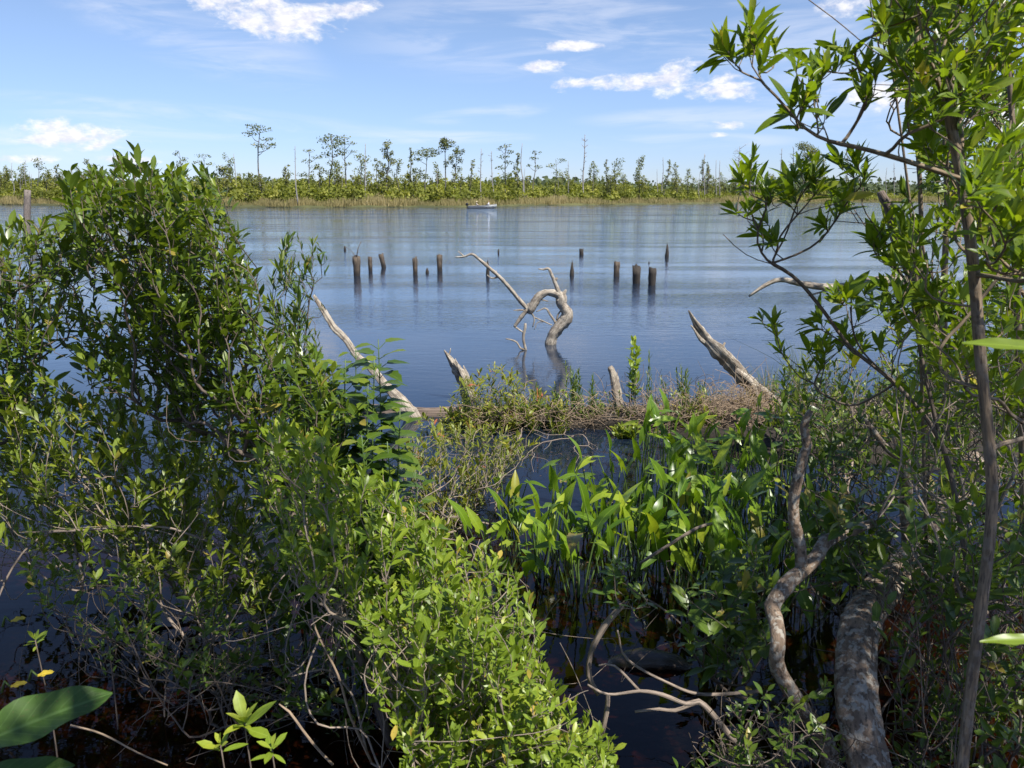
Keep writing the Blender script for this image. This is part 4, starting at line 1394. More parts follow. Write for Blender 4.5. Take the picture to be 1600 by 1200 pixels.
# slender narrow-leaved shoots above the herb
tipsE = np.vstack([fill([(445, 360), (490, 368), (505, 390), (470, 430), (430, 430)], 22, 3.3, 3.6, rng), fill([(385, 440), (470, 420), (500, 500), (480, 620), (410, 640)], 60, 3.2, 3.7, rng)])
bush('slender_shrub', 'slender shrub with narrow pointed leaves reaching past the dark shrub', 'shrub', on_water(470, 960),
     lines([(470, 940, 3.5), (460, 760, 3.45), (440, 600, 3.4), (445, 470, 3.4), (462, 390, 3.4)], [(460, 700, 3.45), (478, 520, 3.45), (490, 400, 3.45)]),
     tipsE, M['narrow_leaf'], M['twig'], T_nar, .062, .12, 13, rng, a0=60, a1=22, dirw=(.2, .9), rmax=.006)


def herb(px, top, base_y, d, label, rng, n=9, ll=.168, group='tall leafy herbs', lean=0):
    B = on_water(px, base_y)
    B[1] = d; B[0] = at(px, base_y, d)[0]; B[2] = -.05
    T_ = at(px + lean, top, d)
    o = empty('tall_herb', B, label, 'herb', group)
    mb = MB()
    P, R = smooth_line([B, (B + T_) / 2 + rng.normal(0, .015, 3), T_], [.006, .005, .002], .08)
    tube(mb, P, R, 6)
    mbl = MB()
    H = T_[2] - B[2]
    pos, dd, nn, sc, vv = [], [], [], [], []
    nz = int(H / .055)
    for i in range(nz):
        t = .25 + .75 * i / nz
        c = np.array([np.interp(t * (len(P) - 1), np.arange(len(P)), P[:, k]) for k in range(3)])
        a = i * 1.6 + rng.normal(0, .3)
        for s in (0, pi):
            hd = np.array([cos(a + s), sin(a + s), 0])
            up_ = rng.uniform(.1, .6) + t * .4
            st = c + (hd + [0, 0, up_]) * .03
            tube(mb, [c, st], [.0018, .0014], 4, cap=False)
            pos.append(st); dd.append(hd + [0, 0, rng.uniform(-.35, .3) + (t - .6) * .8]); nn.append([0 - hd[0] * .3, -hd[1] * .3 - .1, 1])
            sc.append(ll * rng.uniform(.7, 1.1) * (1.05 - .55 * t ** 4)); vv.append(rng.uniform(0, .7) + .3 * t ** 4)
    bake_mix(mbl, T_tri, np.array(pos), np.array(dd, float), np.array(nn, float), np.array(sc), np.clip(vv, 0, 1), rng)
    mb.build('stem', M['stalk'], o)
    mbl.build('foliage', M['herb_leaf'], o)


rng = np.random.default_rng(8)
herb(540, 562, 900, 3.1, 'broad leaved herb, the inner one of the tall pair beside the slanting log', rng)
herb(597, 530, 900, 3.15, 'tallest broad leaved herb with its tip crossing the slanting log', rng, lean=-6)
herb(556, 545, 900, 3.35, 'thin broad leaved herb standing between the two tall ones', rng, ll=.1)
herb(515, 590, 900, 3.3, 'broad leaved herb beside the slender narrow leaved shrub', rng, ll=.12)
herb(625, 640, 920, 3.0, 'lower broad leaved herb on the outer side of the tall pair', rng, ll=.11)
herb(470, 520, 880, 3.2, 'broad leaved herb rising through the edge of the dark shrub', rng, ll=.12)
herb(440, 560, 880, 3.0, 'broad leaved herb deepest inside the edge of the dark shrub', rng, ll=.11)
herb(575, 600, 900, 3.0, 'broad leaved herb filling the gap between the tall pair', rng, ll=.14)
herb(530, 640, 900, 2.95, 'low broad leaved herb at the foot of the tall pair', rng, ll=.13)
herb(605, 690, 920, 2.85, 'broad leaved herb just above the bright shrub crest', rng, ll=.13)
herb(585, 560, 900, 3.05, 'leafy herb with its tip just under the slanting log', rng, ll=.15)
herb(565, 680, 900, 2.8, 'low wide herb in front of the tall pair', rng, ll=.15)
herb(500, 560, 880, 3.1, 'leafy herb between the dark shrub edge and the tall pair', rng, ll=.14)
herb(648, 735, 940, 2.9, 'short broad leaved herb above the bright yellow green shrub', rng, ll=.10)

# small leaved shrub in the inlet and plants on the log
rng = np.random.default_rng(14)
tipsF = np.vstack([fill([(625, 690), (700, 660), (800, 670), (850, 690), (800, 720), (750, 790), (690, 840), (640, 800), (620, 740)], 330, 4.6, 5.8, rng)])
bush('twiggy_shrub', 'sparse twiggy shrub with tiny yellow green leaves in the still inlet', 'shrub', on_water(690, 870),
     lines([(690, 850, 4.5), (700, 780, 4.8), (770, 720, 5.2), (840, 690, 5.5)], [(690, 850, 4.5), (660, 760, 5.0), (650, 700, 5.3)], [(700, 780, 4.8), (730, 700, 5.3)]),
     tipsF, M['small_leaf'], M['twig_grey'], T_nar + T_ell[:1], .058, .10, 9, rng, r_tip=.0012, bare=35, rmax=.010, dirw=(.5, .6), bare_len=.4)
tipsG = fill([(640, 665), (680, 640), (700, 620), (722, 590), (770, 565), (800, 575), (840, 600), (890, 630), (860, 660), (680, 690)], 190, 6.6, 7.3, rng)
bush('log_shrub', 'reddish green leafy clump growing on the log at the pointed stump', 'shrub', at(755, 668, 7.0), [], tipsG, M['small_leaf'], M['thatch'], T_lan[:2], .072, .12, 10, rng, rmax=.006, bare=30, dirw=(.3, .8), bare_len=.3)


def shoot(px, top, base, d, wpx, label, nst, rng, ll=.05, mat='narrow_leaf', tm=None, group='leafy shoots on the fallen log', leafn=38, name='marsh_shoot', spread=.6):
    ll *= 1.25; nst = int(nst * 1.6 + .5)
    B = at(px, base, d)
    o = empty(name, B, label, 'plant', group)
    mb, mbl = MB(), MB()
    for k in range(nst):
        T_ = at(px + rng.normal(0, wpx * spread), top + rng.uniform(0, .35) * (base - top) * (k > 0), d + rng.normal(0, .05))
        b_ = B + rng.normal(0, .02, 3) + np.array([rng.normal(0, wpx * .25) * ppm(d), 0, -.04])
        P, R = smooth_line([b_, (b_ + T_) / 2 + rng.normal(0, .015, 3), T_], [.004, .003, .0015], .04)
        tube(mb, P, R, 5)
        D = unit(T_ - b_)[None]
        L = np.array([np.linalg.norm(T_ - b_)]) * .8
        pos, dd, nn, sc, vv = sprig_leaves(T_[None] - D * L, D, L, leafn, np.array([ll]), 55, 22, rng, .2)
        bake_mix(mbl, tm or T_nar, pos, dd, nn, sc, vv, rng)
    mb.build('stem', M['stalk'], o)
    mbl.build('foliage', M[mat], o)
    return o


shoot(895, 568, 655, 7.1, 12, 'bushy upright leafy shoot standing alone on the log', 5, rng, .06)
shoot(840, 600, 655, 7.1, 8, 'short leafy shoot beside the reddish clump on the log', 3, rng, .055)
shoot(868, 600, 652, 7.2, 6, 'thin leafy shoot between the short and the bushy upright ones', 2, rng, .05)
shoot(925, 590, 655, 7.1, 7, 'thin leafy shoot just past the bushy upright one', 3, rng, .05)
shoot(940, 630, 660, 7.0, 10, 'low leafy shoot at the foot of the blunt pale stump', 3, rng, .05)
shoot(990, 528, 650, 7.0, 14, 'tall plant with drooping yellow green leaves over the log', 4, rng, .085, 'ground_leaf', T_ov, leafn=14)
shoot(1015, 545, 650, 7.1, 9, 'slim companion of the tall drooping leaved plant', 2, rng, .06, leafn=16)
shoot(1068, 572, 650, 7.0, 14, 'feathery leafy shoot behind the bare twigs near the rushes', 4, rng, .055)
shoot(1040, 590, 655, 7.2, 8, 'thin feathery shoot among the bare twigs', 2, rng, .05)
shoot(1100, 600, 655, 7.1, 8, 'thin leafy shoot at the foot of the splintered log', 2, rng, .05)
shoot(700, 650, 700, 6.9, 10, 'small leafy shoot low on the log near the slanting log', 3, rng, .06, 'small_leaf')
shoot(800, 640, 690, 6.8, 16, 'small reddish leafy shoot hanging in front of the log', 4, rng, .055, 'small_leaf')
shoot(870, 655, 700, 6.7, 16, 'small leafy shoot on the near flank of the log', 4, rng, .05, 'small_leaf')

LW = ['bright green', 'reddish', 'yellow green', 'dark green']
for k, px_ in enumerate(np.linspace(715, 1105, 22)):
    shoot(px_ + rng.normal(0, 5), rng.uniform(605, 645), rng.uniform(660, 684), rng.uniform(6.7, 7.15), 20,
          'low %s plant in the mat on the fallen log, %s' % (LW[k % 4], ['below the pointed stump', 'by the reddish leafy clump', 'below the driftwood arch', 'around the bushy upright shoot', 'around the blunt pale stump', 'under the bare pale twigs'][min(5, k // 4)]),
          4, rng, .055, ['ground_leaf2', 'small_leaf', 'ground_leaf', 'narrow_leaf'][k % 4], [T_ell, T_nar, T_lan[:2]][k % 3], leafn=16, group='low plants in the mat on the fallen log', name='mat_plant', spread=.9)
# bare twig shrubs on the log
for (c, label, n_, poly, bpx) in [(0, 'pale bare twiggy shrub round the blunt stump on the log', 70, [(920, 590), (1000, 560), (1060, 600), (1060, 660), (930, 660)], (985, 672)),
                                  (1, 'pale bare twigs fanning over the brown thatch by the rushes', 60, [(1020, 560), (1110, 580), (1140, 640), (1100, 690), (1010, 680)], (1070, 690)),
                                  (2, 'pale bare twigs trailing from the log down over the inlet', 60, [(760, 660), (960, 650), (930, 710), (850, 740), (720, 720)], (900, 668))]:
    tp = fill(poly, n_, 6.5, 7.2, rng)
    base = at(bpx[0], bpx[1], 6.9)
    o = empty('bare_twig_shrub', base, label, 'shrub', 'bare twig shrubs on the fallen log')
    D = unit(unit(tp - base) + rng.normal(0, .4, tp.shape))
    ch = grow(base, [], tp - D * .15, tp, rng, .0017, .35, .006, jit=.2)
    mb = MB()
    for P, R in ch: tube(mb, P, R, 4, cap=False)
    mb.build('stems', M['twig_grey'], o)


# rushes and a golden tuft
def tuft(name, label, px, base, d, wpx, hpx, n, mat, rng, lean=.25, wid=.006, group=None, bend=.3):
    B = at(px, base, d)
    o = empty(name, B, label, 'grass', group)
    mb = MB()
    for k in range(n):
        b_ = B + np.array([rng.normal(0, wpx * .5) * ppm(d), rng.normal(0, .06), -.05])
        h = hpx * ppm(d) * rng.uniform(.5, 1.05)
        a = rng.uniform(0, 6.28); l_ = abs(rng.normal(0, lean)) * h
        t1 = b_ + np.array([cos(a) * l_ * .35, sin(a) * l_ * .35, h * .6])
        t2 = b_ + np.array([cos(a) * l_ * (1 + bend), sin(a) * l_ * (1 + bend), h * (1 - bend * .3 * rng.random())])
        P, R = smooth_line([b_, t1, t2], [wid * .5, wid * .4, wid * .08], h / 5)
        side = unit(np.cross(P[-1] - P[0], rng.normal(size=3)))
        V = np.concatenate([P + side * R[:, None], P - side * R[:, None]])
        m_ = len(P)
        q = [(i, i + 1, m_ + i + 1, m_ + i) for i in range(m_ - 1)]
        v_ = rng.random()
        A = np.tile([0, 1, v_], (len(V), 1))
        mb.add(V, q, None, A)
    mb.build('blades', mat, o)


rushm = leaf_mat('rush_blade', (.06, .10, .025), (.12, .18, .045), (.2, .24, .07), .5, .2, 0, .4)
goldm = leaf_mat('golden_blade', (.20, .16, .04), (.38, .29, .08), (.5, .38, .14), .6, .3, 0, .3)
GRt = 'rush tufts behind the fallen log'
tuft('rush_tuft', 'green rushes between the feathery shoot and the splintered log', 1118, 655, 7.3, 16, 75, 70, rushm, rng, group=GRt)
tuft('rush_tuft', 'dense green rushes just behind the splintered log', 1195, 650, 7.5, 26, 95, 150, rushm, rng, group=GRt)
tuft('rush_tuft', 'tall sparse rushes reaching above the splintered log', 1245, 640, 7.5, 24, 130, 90, rushm, rng, group=GRt)
tuft('rush_tuft', 'rushes under the leafy whorl of the low branch', 1300, 650, 7.3, 30, 100, 110, rushm, rng, group=GRt)
tuft('grass_tuft', 'golden dry grass tuft leaning on the splintered log', 1168, 655, 7.0, 12, 70, 120, goldm, rng, .5, .006)
tuft('rush_tuft', 'sparse rushes half hidden behind the crossing thin stems', 1390, 650, 7.4, 40, 110, 120, rushm, rng, group=GRt)
tuft('rush_tuft', 'rushes glimpsed past the main sapling stem', 1570, 650, 7.4, 40, 80, 90, rushm, rng, group=GRt)


# ------------------------------------------------------------------ arrow-leaved water plants
def arum(B, d_h, label, rng, nl=6, ll=.15, name='arrow_leaf_plant', dark=False):
    o = empty(name, B, label, 'water plant', 'arrow leaved water plants')
    mb, mbl = MB(), MB()
    pos, dd, nn, sc, vv = [], [], [], [], []
    for k in range(nl):
        a = rng.uniform(0, 6.28)
        sp_ = rng.uniform(.02, .16)
        h = d_h * rng.uniform(.3, 1.08)
        b_ = np.array([B[0] + rng.normal(0, .02), B[1] + rng.normal(0, .02), -.22])
        e_ = np.array([B[0] + cos(a) * sp_, B[1] + sin(a) * sp_, h])
        P, R = smooth_line([b_, b_ * .45 + e_ * .55 + [0, 0, .05], e_], [.0055, .0045, .003], .06)
        tube(mb, P, R, 6, cap=False)
        T_ = unit(P[-1] - P[-2])
        mode = rng.random()
        hd = np.array([cos(a), sin(a), 0])
        if mode < .6:      # held upright
            dir_ = hd * rng.uniform(.1, .6) + [0, 0, 1]
            nr = -hd * .8 + np.array([rng.normal(0, .4), rng.normal(0, .4) - .35, .25])
        else:              # tilted outward
            dir_ = hd * 1.0 + [0, 0, rng.uniform(-.5, .5)]
            nr = np.array([0, -.15, 1.0]) + rng.normal(0, .3, 3)
        pos.append(e_); dd.append(dir_); nn.append(nr)
        sc.append(ll * rng.uniform(.6, 1.15)); vv.append(rng.uniform(0, 1))
    bake_mix(mbl, T_arrow, np.array(pos), np.array(dd), np.array(nn), np.array(sc), np.array(vv), rng)
    mb.build('stalks', M['stalk'], o)
    mbl.build('leaves', M['arum_leaf'], o)


rng = np.random.default_rng(40)
AR = []
# (base px, base py): hand placed by the clumps of the photograph
spots = [(800, 858), (822, 878), (846, 905), (868, 852), (885, 868), (905, 900), (880, 800), (912, 842), (940, 855), (965, 872), (935, 800), (972, 830), (1000, 850), (1008, 885),
         (1032, 905), (1020, 820), (1048, 842), (1068, 868), (1052, 800), (1085, 830), (1105, 860), (1085, 905), (1115, 800), (1138, 828), (1160, 858), (1128, 890), (1180, 820), (1195, 860),
         (1210, 800), (1165, 790), (1000, 770), (1040, 760), (1080, 765), (1120, 760), (1155, 750), (1195, 755), (1230, 770), (960, 770), (1150, 925), (1190, 905), (1225, 880), (1240, 920), (1255, 850),
         (1275, 800), (1290, 870), (1265, 960), (1300, 920), (1215, 960), (1320, 850), (1310, 780), (780, 905), (758, 860), (1240, 735), (1280, 745), (1130, 985), (1100, 960)]
spots += [(1090, 735), (1130, 728), (1175, 722), (1215, 730), (1260, 715), (1050, 728), (1010, 742), (1310, 735), (990, 905), (945, 900), (905, 930), (1100, 930), (1060, 930), (1185, 950), (790, 832), (850, 830)]
ORD = ['first', 'second', 'third', 'fourth', 'fifth', 'sixth', 'seventh', 'eighth', 'ninth', 'tenth', 'eleventh', 'twelfth', 'thirteenth', 'fourteenth', 'fifteenth', 'sixteenth', 'seventeenth', 'eighteenth', 'nineteenth', 'twentieth']
bands = [(0, 762, 'row along the peat bank'), (762, 815, 'row second from the peat bank'), (815, 850, 'middle row'), (850, 875, 'row just before the middle one'), (875, 915, 'row next to the waterside row'), (915, 999, 'waterside row')]
for lo_, hi_, rown in bands:
    row = sorted([p_ for p_ in spots if lo_ <= p_[1] < hi_])
    for i, (px_, py_) in enumerate(row):
        B = on_water(px_, py_)
        h = rng.uniform(.26, .48) * (1.1 if px_ > 950 else .95)
        arum(B, h, 'arrow leaved plant, %s from the twiggy shrub in the %s' % (ORD[i], rown), rng, int(rng.integers(5, 9)), rng.uniform(.13, .195))

for (px_, top_, base_, d_, w_, lab_) in [(1090, 640, 690, 6.7, 26, 'low leafy plants on the peat where brown thatch begins'), (1150, 690, 720, 6.4, 30, 'low leafy plants beneath the brown thatch'), (1215, 645, 690, 6.6, 30, 'low leafy plants at the foot of the splintered log'),
                                       (1270, 640, 690, 6.6, 30, 'low leafy plants behind the crooked upright limb'), (1330, 640, 700, 6.5, 34, 'low leafy plants before the rushes under the leafy whorl'), (1400, 650, 705, 6.3, 36, 'low leafy plants around the grey broken stem'),
                                       (1470, 650, 700, 6.5, 36, 'low leafy plants around the foot of the slanting stem'), (1560, 640, 690, 6.6, 40, 'low leafy plants seen past the sapling stem'), (985, 665, 700, 6.6, 20, 'low leafy plants at the waterline under the blunt stump')]:
    shoot(px_, top_, base_, d_, w_, lab_, 9, rng, .07, 'ground_leaf2', T_ell, leafn=16, group='low leafy plants on the peat bank', name='bank_plant', spread=.9)

# ------------------------------------------------------------------ submerged log in the inlet, sticks
D3 = on_water(1010, 1040)
wood_thing('sunken_log', 'dark wet log end just breaking the surface of the inlet', 'log',
           [([D3 + [-.16, .03, -.02], D3 + [-.02, .02, .012], D3 + [.12, 0, .012], D3 + [.2, -.01, -.03]], [.03, .05, .04, .02])], wood_mat('wet_black_wood', (.014, .010, .008), (.04, .03, .024), rough=.25), 12, .06, .15, .03, 12)
GS = 'loose dead branches over the near water'
wood_thing('dead_branch', 'thick curved stub rising from the roots with a leafy tip', 'branch',
           [pr(2.7, (935, 1085, 4), (920, 1055, 4.4), (925, 1015, 4.8), (945, 978, 5.4), (972, 945, 4.2))], M['twig_grey'], 10, .05, .1, .03, 13, GS)
wood_thing('dead_branch', 'winding root like branch curving out of the tangle at the bottom edge', 'branch',
           [pr(2.35, (1215, 1215, 6.5), (1150, 1160, 5.4), (1118, 1122, 5), (1092, 1096, 5.2), (1072, 1100, 3.8), (1035, 1086, 3.4), (1000, 1080, 2.8), (950, 1085, 2.4), (918, 1070, 2)),
            pr(2.4, (1092, 1096, 3.4), (1055, 1110, 3.6), (1030, 1108, 3), (992, 1112, 2)), pr(2.4, (950, 1085, 3.5), (948, 1110, 4.5), (940, 1150, 4)), pr(2.4, (1000, 1080, 3), (960, 1040, 2), (935, 1040, 1.2))], M['twig_grey'], 10, .05, .08, .03, 14, GS)
wood_thing('dead_branch', 'thin long twig crossing the dark open water near the sunken log', 'branch',
           [pr(2.6, (1190, 1080, 3), (1100, 1085, 3), (1050, 1070, 2.5), (980, 1030, 2.2), (965, 985, 1.5))], M['twig_grey'], 8, .04, .05, .03, 15, GS)
wood_thing('dead_branch', 'straight dry stick lying through the arrow leaved plants', 'branch',
           [pr(3.6, (1000, 880, 2.5), (1040, 855, 3), (1090, 825, 3), (1128, 815, 2.5))], M['twig_grey'], 8, .04, .05, .03, 16, GS)
wood_thing('dead_branch', 'slanting reddish stick in the dark corner near the big leaf', 'branch',
           [pr(2.35, (110, 1133, 1.6), (160, 1147, 1.8), (215, 1176, 1.6), (262, 1196, 1.3))], M['thatch'], 8, .04, .05, .03, 17, GS)
wood_thing('dead_branch', 'long level dry stem lying across the spreading shrub', 'branch',
           [pr(3.0, (40, 832, 1.5), (120, 829, 2), (240, 822, 2.2), (310, 840, 2), (400, 880, 1.5))], M['twig_grey'], 8, .04, .05, .04, 18, GS)
wood_thing('dead_branch', 'bare stick rising steeply out of the dark water under the shrubs', 'branch',
           [pr(2.3, (580, 1190, 2.4), (548, 1120, 2.4), (528, 1055, 2), (492, 980, 1.7), (486, 930, 1.3))], M['thatch'], 8, .04, .05, .04, 19, GS)
wood_thing('dead_branch', 'reddish bare stick slanting in the dark water beside the whorled seedling', 'branch',
           [pr(2.2, (520, 1195, 2.6), (486, 1158, 2.6), (452, 1112, 2.2), (436, 1100, 1.2))], M['thatch'], 8, .04, .05, .04, 20, GS)
rngs = np.random.default_rng(90)
# low tangle of bare stems in the dark corner
tipsT = np.vstack([fill([(20, 860), (420, 900), (560, 1000), (600, 1150), (430, 1100), (200, 1040), (60, 960)], 230, 2.5, 3.3, rngs)])
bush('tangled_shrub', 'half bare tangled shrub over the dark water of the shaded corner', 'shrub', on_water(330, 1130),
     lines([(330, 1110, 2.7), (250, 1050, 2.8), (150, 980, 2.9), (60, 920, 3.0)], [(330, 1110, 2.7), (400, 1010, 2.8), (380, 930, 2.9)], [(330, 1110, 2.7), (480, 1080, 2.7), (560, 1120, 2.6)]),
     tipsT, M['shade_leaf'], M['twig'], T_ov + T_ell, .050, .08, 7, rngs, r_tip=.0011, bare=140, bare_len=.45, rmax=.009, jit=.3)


# ------------------------------------------------------------------ right side: leaning lichen trunk, limbs, sapling
wood_thing('leaning_tree', 'thick leaning tree trunk with pale lichen blotches rising from the bottom edge', 'tree',
           [pr(2.15, (1372, 1260, 36, -.1), (1358, 1200, 35, 0), (1340, 1115, 34, .12), (1336, 1040, 32, .3), (1345, 975, 31, .5), (1372, 930, 29, .75), (1405, 895, 26, 1.0), (1445, 850, 22, 1.4), (1490, 790, 22, 1.9), (1520, 720, 18, 2.5)),
            pr(2.9, (1368, 935, 7), (1378, 915, 7), (1383, 900, 5))], M['lichen_bark'], 36, .035, .09, .028, 30)
wood_thing('crooked_limb', 'crooked lichen spotted limb zigzagging up from the bottom edge', 'limb',
           [pr(2.35, (1302, 1240, 15), (1296, 1185, 15), (1285, 1145, 14), (1255, 1108, 13), (1225, 1062, 12.5), (1213, 1035, 12), (1216, 1000, 12), (1212, 968, 12, .1), (1207, 948, 13, .15), (1228, 915, 13, .2), (1255, 890, 12, .3), (1278, 868, 11, .35), (1288, 848, 10.5, .4), (1322, 834, 9, .45), (1365, 816, 7, .5)),
            pr(2.65, (1252, 890, 10), (1250, 850, 10), (1241, 815, 9.5), (1240, 780, 9), (1247, 745, 9), (1256, 712, 8), (1262, 695, 7.5), (1256, 666, 6), (1267, 641, 4))], M['lichen_bark'], 16, .04, .06, .03, 31)
wood_thing('grey_snag', 'short smooth grey broken stem with a blunt top in the undergrowth', 'snag',
           [pr(3.6, (1420, 870, 10), (1416, 800, 10), (1415, 740, 11), (1408, 700, 11), (1403, 683, 9)), pr(3.6, (1412, 722, 5), (1385, 700, 5), (1362, 670, 5), (1352, 655, 3))], M['lichen_bark'], 14, .03, .05, .04, 32)
wood_thing('dead_limb', 'pale dead limb lying level over the water from the slanting stem', 'limb',
           [pr(5.6, (1450, 448, 9), (1415, 440, 9), (1370, 440, 8), (1330, 447, 7), (1295, 449, 6), (1255, 444, 5), (1220, 437, 4), (1195, 446, 3), (1170, 463, 1.6)),
            pr(5.6, (1380, 440, 4), (1395, 430, 3), (1408, 418, 2)), pr(5.6, (1325, 446, 2), (1300, 452, 2), (1262, 462, 1))], M['drift'], 12, .05, .1, .04, 33)
wood_thing('slanting_stem', 'rough broken slanting stem with torn bark behind the sapling', 'tree trunk',
           [pr(5.4, (1530, 900, 20), (1500, 780, 18), (1470, 640, 16), (1452, 540, 15), (1440, 460, 13), (1420, 410, 11), (1405, 370, 12), (1392, 335, 10), (1375, 300, 5))], M['drift_dark'], 14, .07, .15, .06, 34)
rngR = np.random.default_rng(55)

SAP = on_water(1495, 1290, .05)
sap_lines = lines([(1500, 1230, 1.95), (1515, 1090, 2.0), (1533, 950, 2.05), (1550, 800, 2.1), (1546, 700, 2.12), (1532, 560, 2.15), (1522, 430, 2.17), (1510, 330, 2.18), (1493, 230, 2.2), (1474, 150, 2.2), (1458, 105, 2.2)],
                  [(1458, 105, 2.2), (1440, 60, 2.2), (1432, 0, 2.2), (1425, -60, 2.2)], [(1462, 110, 2.2), (1480, 55, 2.22), (1500, 0, 2.25), (1530, -60, 2.3)],
                  [(1466, 125, 2.2), (1430, 105, 2.2), (1385, 95, 2.2), (1340, 60, 2.2), (1300, 25, 2.2), (1262, 0, 2.2), (1230, -30, 2.2)],
                  [(1372, 92, 2.2), (1365, 40, 2.2), (1357, -20, 2.2)],
                  [(1518, 285, 2.18), (1450, 262, 2.18), (1385, 242, 2.18), (1335, 228, 2.2), (1295, 222, 2.2), (1258, 203, 2.2), (1228, 168, 2.2), (1200, 133, 2.2), (1175, 105, 2.2)],
                  [(1285, 218, 2.2), (1270, 160, 2.2), (1268, 110, 2.2)], [(1325, 225, 2.2), (1330, 190, 2.2), (1350, 160, 2.2), (1372, 145, 2.2)],
                  [(1400, 245, 2.18), (1410, 200, 2.2), (1425, 165, 2.2)])
mbS = MB()
sap = empty('sapling_tree', SAP, 'tall slim brown sapling with long leafy side branches against the sky', 'tree')


def cl(lst, dj=.10):
    """leaf whorls: (px, py, spread px, count, depth)"""
    out = []
    for (x, y, s, n_, d_) in lst:
        for k in range(n_):
            out.append(at(x + rngR.normal(0, s), y + rngR.normal(0, s * .8), d_ + rngR.normal(0, dj)))
    return np.array(out)


def leafy(root, base, skel, tips, leafm, twigm, tmpl, ll, sl, n, rng, r_tip=.0014, rmax=.02, power=.38, a0=70, a1=22, dirw=(.3, .6), up=.4, whorl=.45, bare=0, bare_len=.25, minr=None, base_dir=None, jit=.12):
    M_ = len(tips)
    SK = np.vstack([smooth_line(l_, np.zeros(len(l_)), .05)[0] for l_ in skel])
    skd = np.linalg.norm(SK - base, axis=1)
    away = np.zeros((M_, 3))
    for i in range(M_):
        dd_ = np.linalg.norm(SK - tips[i], axis=1) + 2.0 * np.maximum(0, skd - np.linalg.norm(tips[i] - base))
        v_ = tips[i] - SK[int(np.argmin(dd_))]
        away[i] = v_ / max(.08, np.linalg.norm(v_))
    D = unit(away * .8 + unit(tips - base) * dirw[0] + np.array([0, 0, dirw[1] * .7]) + rng.normal(0, .25, (M_, 3)))
    L = rng.uniform(.7, 1.2, M_) * sl
    S = tips - D * L[:, None]
    S2, T2 = S, tips
    if bare:
        k = rng.integers(0, M_, bare)
        bt = tips[k] + rng.normal(0, .08, (bare, 3)); bd = unit(rng.normal(size=(bare, 3)) + [0, 0, .4])
        S2 = np.vstack([S, bt - bd * bare_len * rng.uniform(.4, 1, (bare, 1))]); T2 = np.vstack([tips, bt])
    ch = grow(base, skel, S2, T2, rng, r_tip, power, rmax, jit=jit)
    mb = MB()
    for i, (P, R) in enumerate(ch):
        if minr: R = np.maximum(R, minr(P)) if i == 0 else R
        rm = R.max()
        tube(mb, P, R, 5 if rm < .003 else (7 if rm < .01 else 14), .025 if rm > .004 else 0, .03 if rm > .006 else 0, rng, cap=rm > .006)
    mb.build('branches', twigm, root)
    mbl = MB()
    pos, d, nn, sc, vv = sprig_leaves(S, D, L, n, ll * rng.uniform(.75, 1.2, M_), a0, a1, rng, up, whorl)
    bake_mix(mbl, tmpl, pos, d, nn, sc, vv, rng)
    mbl.build('foliage', leafm, root)


tips = np.vstack([cl([(1160, 65, 16, 6, 2.2), (1135, 75, 8, 2, 2.2), (1190, 85, 12, 3, 2.2), (1268, 95, 14, 6, 2.2), (1280, 140, 16, 5, 2.2), (1300, 75, 10, 2, 2.2), (1352, 105, 12, 4, 2.2), (1350, 145, 8, 2, 2.2), (1262, 165, 10, 3, 2.2),
                      (1222, 160, 8, 1, 2.2)]),
                  fill([(1365, 0), (1600, 0), (1600, 120), (1480, 170), (1400, 130)], 85, 1.9, 2.5, rngR),
                  fill([(1400, 120), (1600, 100), (1640, 300), (1540, 330), (1430, 240)], 70, 1.9, 2.6, rngR),
                  fill([(1510, 250), (1640, 260), (1640, 420), (1540, 400)], 40, 1.6, 2.1, rngR), fill([(1390, 300), (1600, 240), (1640, 640), (1480, 620), (1400, 480)], 105, 2.2, 2.9, rngR),
                  fill([(1400, -140), (1700, -140), (1700, 0), (1360, 0)], 70, 1.9, 2.6, rngR)])
leafy(sap, SAP, sap_lines, tips, M['sap_leaf'], M['bark'], T_lan, .082, .07, 9, rngR, rmax=.0155, bare=0, minr=lambda P: np.interp(P[:, 2] - at(1458, 105, 2.2)[2], [-1, -.1, .1, .3], [.0155, .0135, .009, .004]))

# low branch that reaches left over the water with leafy shoots
B2 = on_water(1545, 1120, .02)
lb = empty('leaning_shrub', B2, 'dark thin branched shrub arching over the water, leafy whorls on its upright shoots', 'shrub')
tips = cl([(1178, 285, 14, 6, 2.75), (1165, 320, 10, 3, 2.75), (1205, 300, 12, 4, 2.75), (1260, 275, 18, 9, 2.75), (1240, 315, 14, 4, 2.75), (1275, 350, 8, 2, 2.75), (1340, 265, 16, 8, 2.75), (1320, 310, 14, 6, 2.75), (1210, 370, 10, 2, 2.75), (1190, 355, 8, 2, 2.75),
           (1395, 380, 18, 9, 2.8), (1365, 365, 12, 5, 2.8), (1430, 360, 16, 6, 2.8), (1325, 462, 10, 5, 2.5), (1205, 515, 10, 3, 2.9), (1290, 540, 18, 6, 2.9), (1275, 500, 12, 3, 2.9), (1395, 465, 18, 7, 2.7), (1440, 450, 16, 6, 2.7),
           (1340, 520, 26, 8, 2.9), (1250, 560, 20, 4, 3.0), (1470, 480, 20, 6, 2.8)])
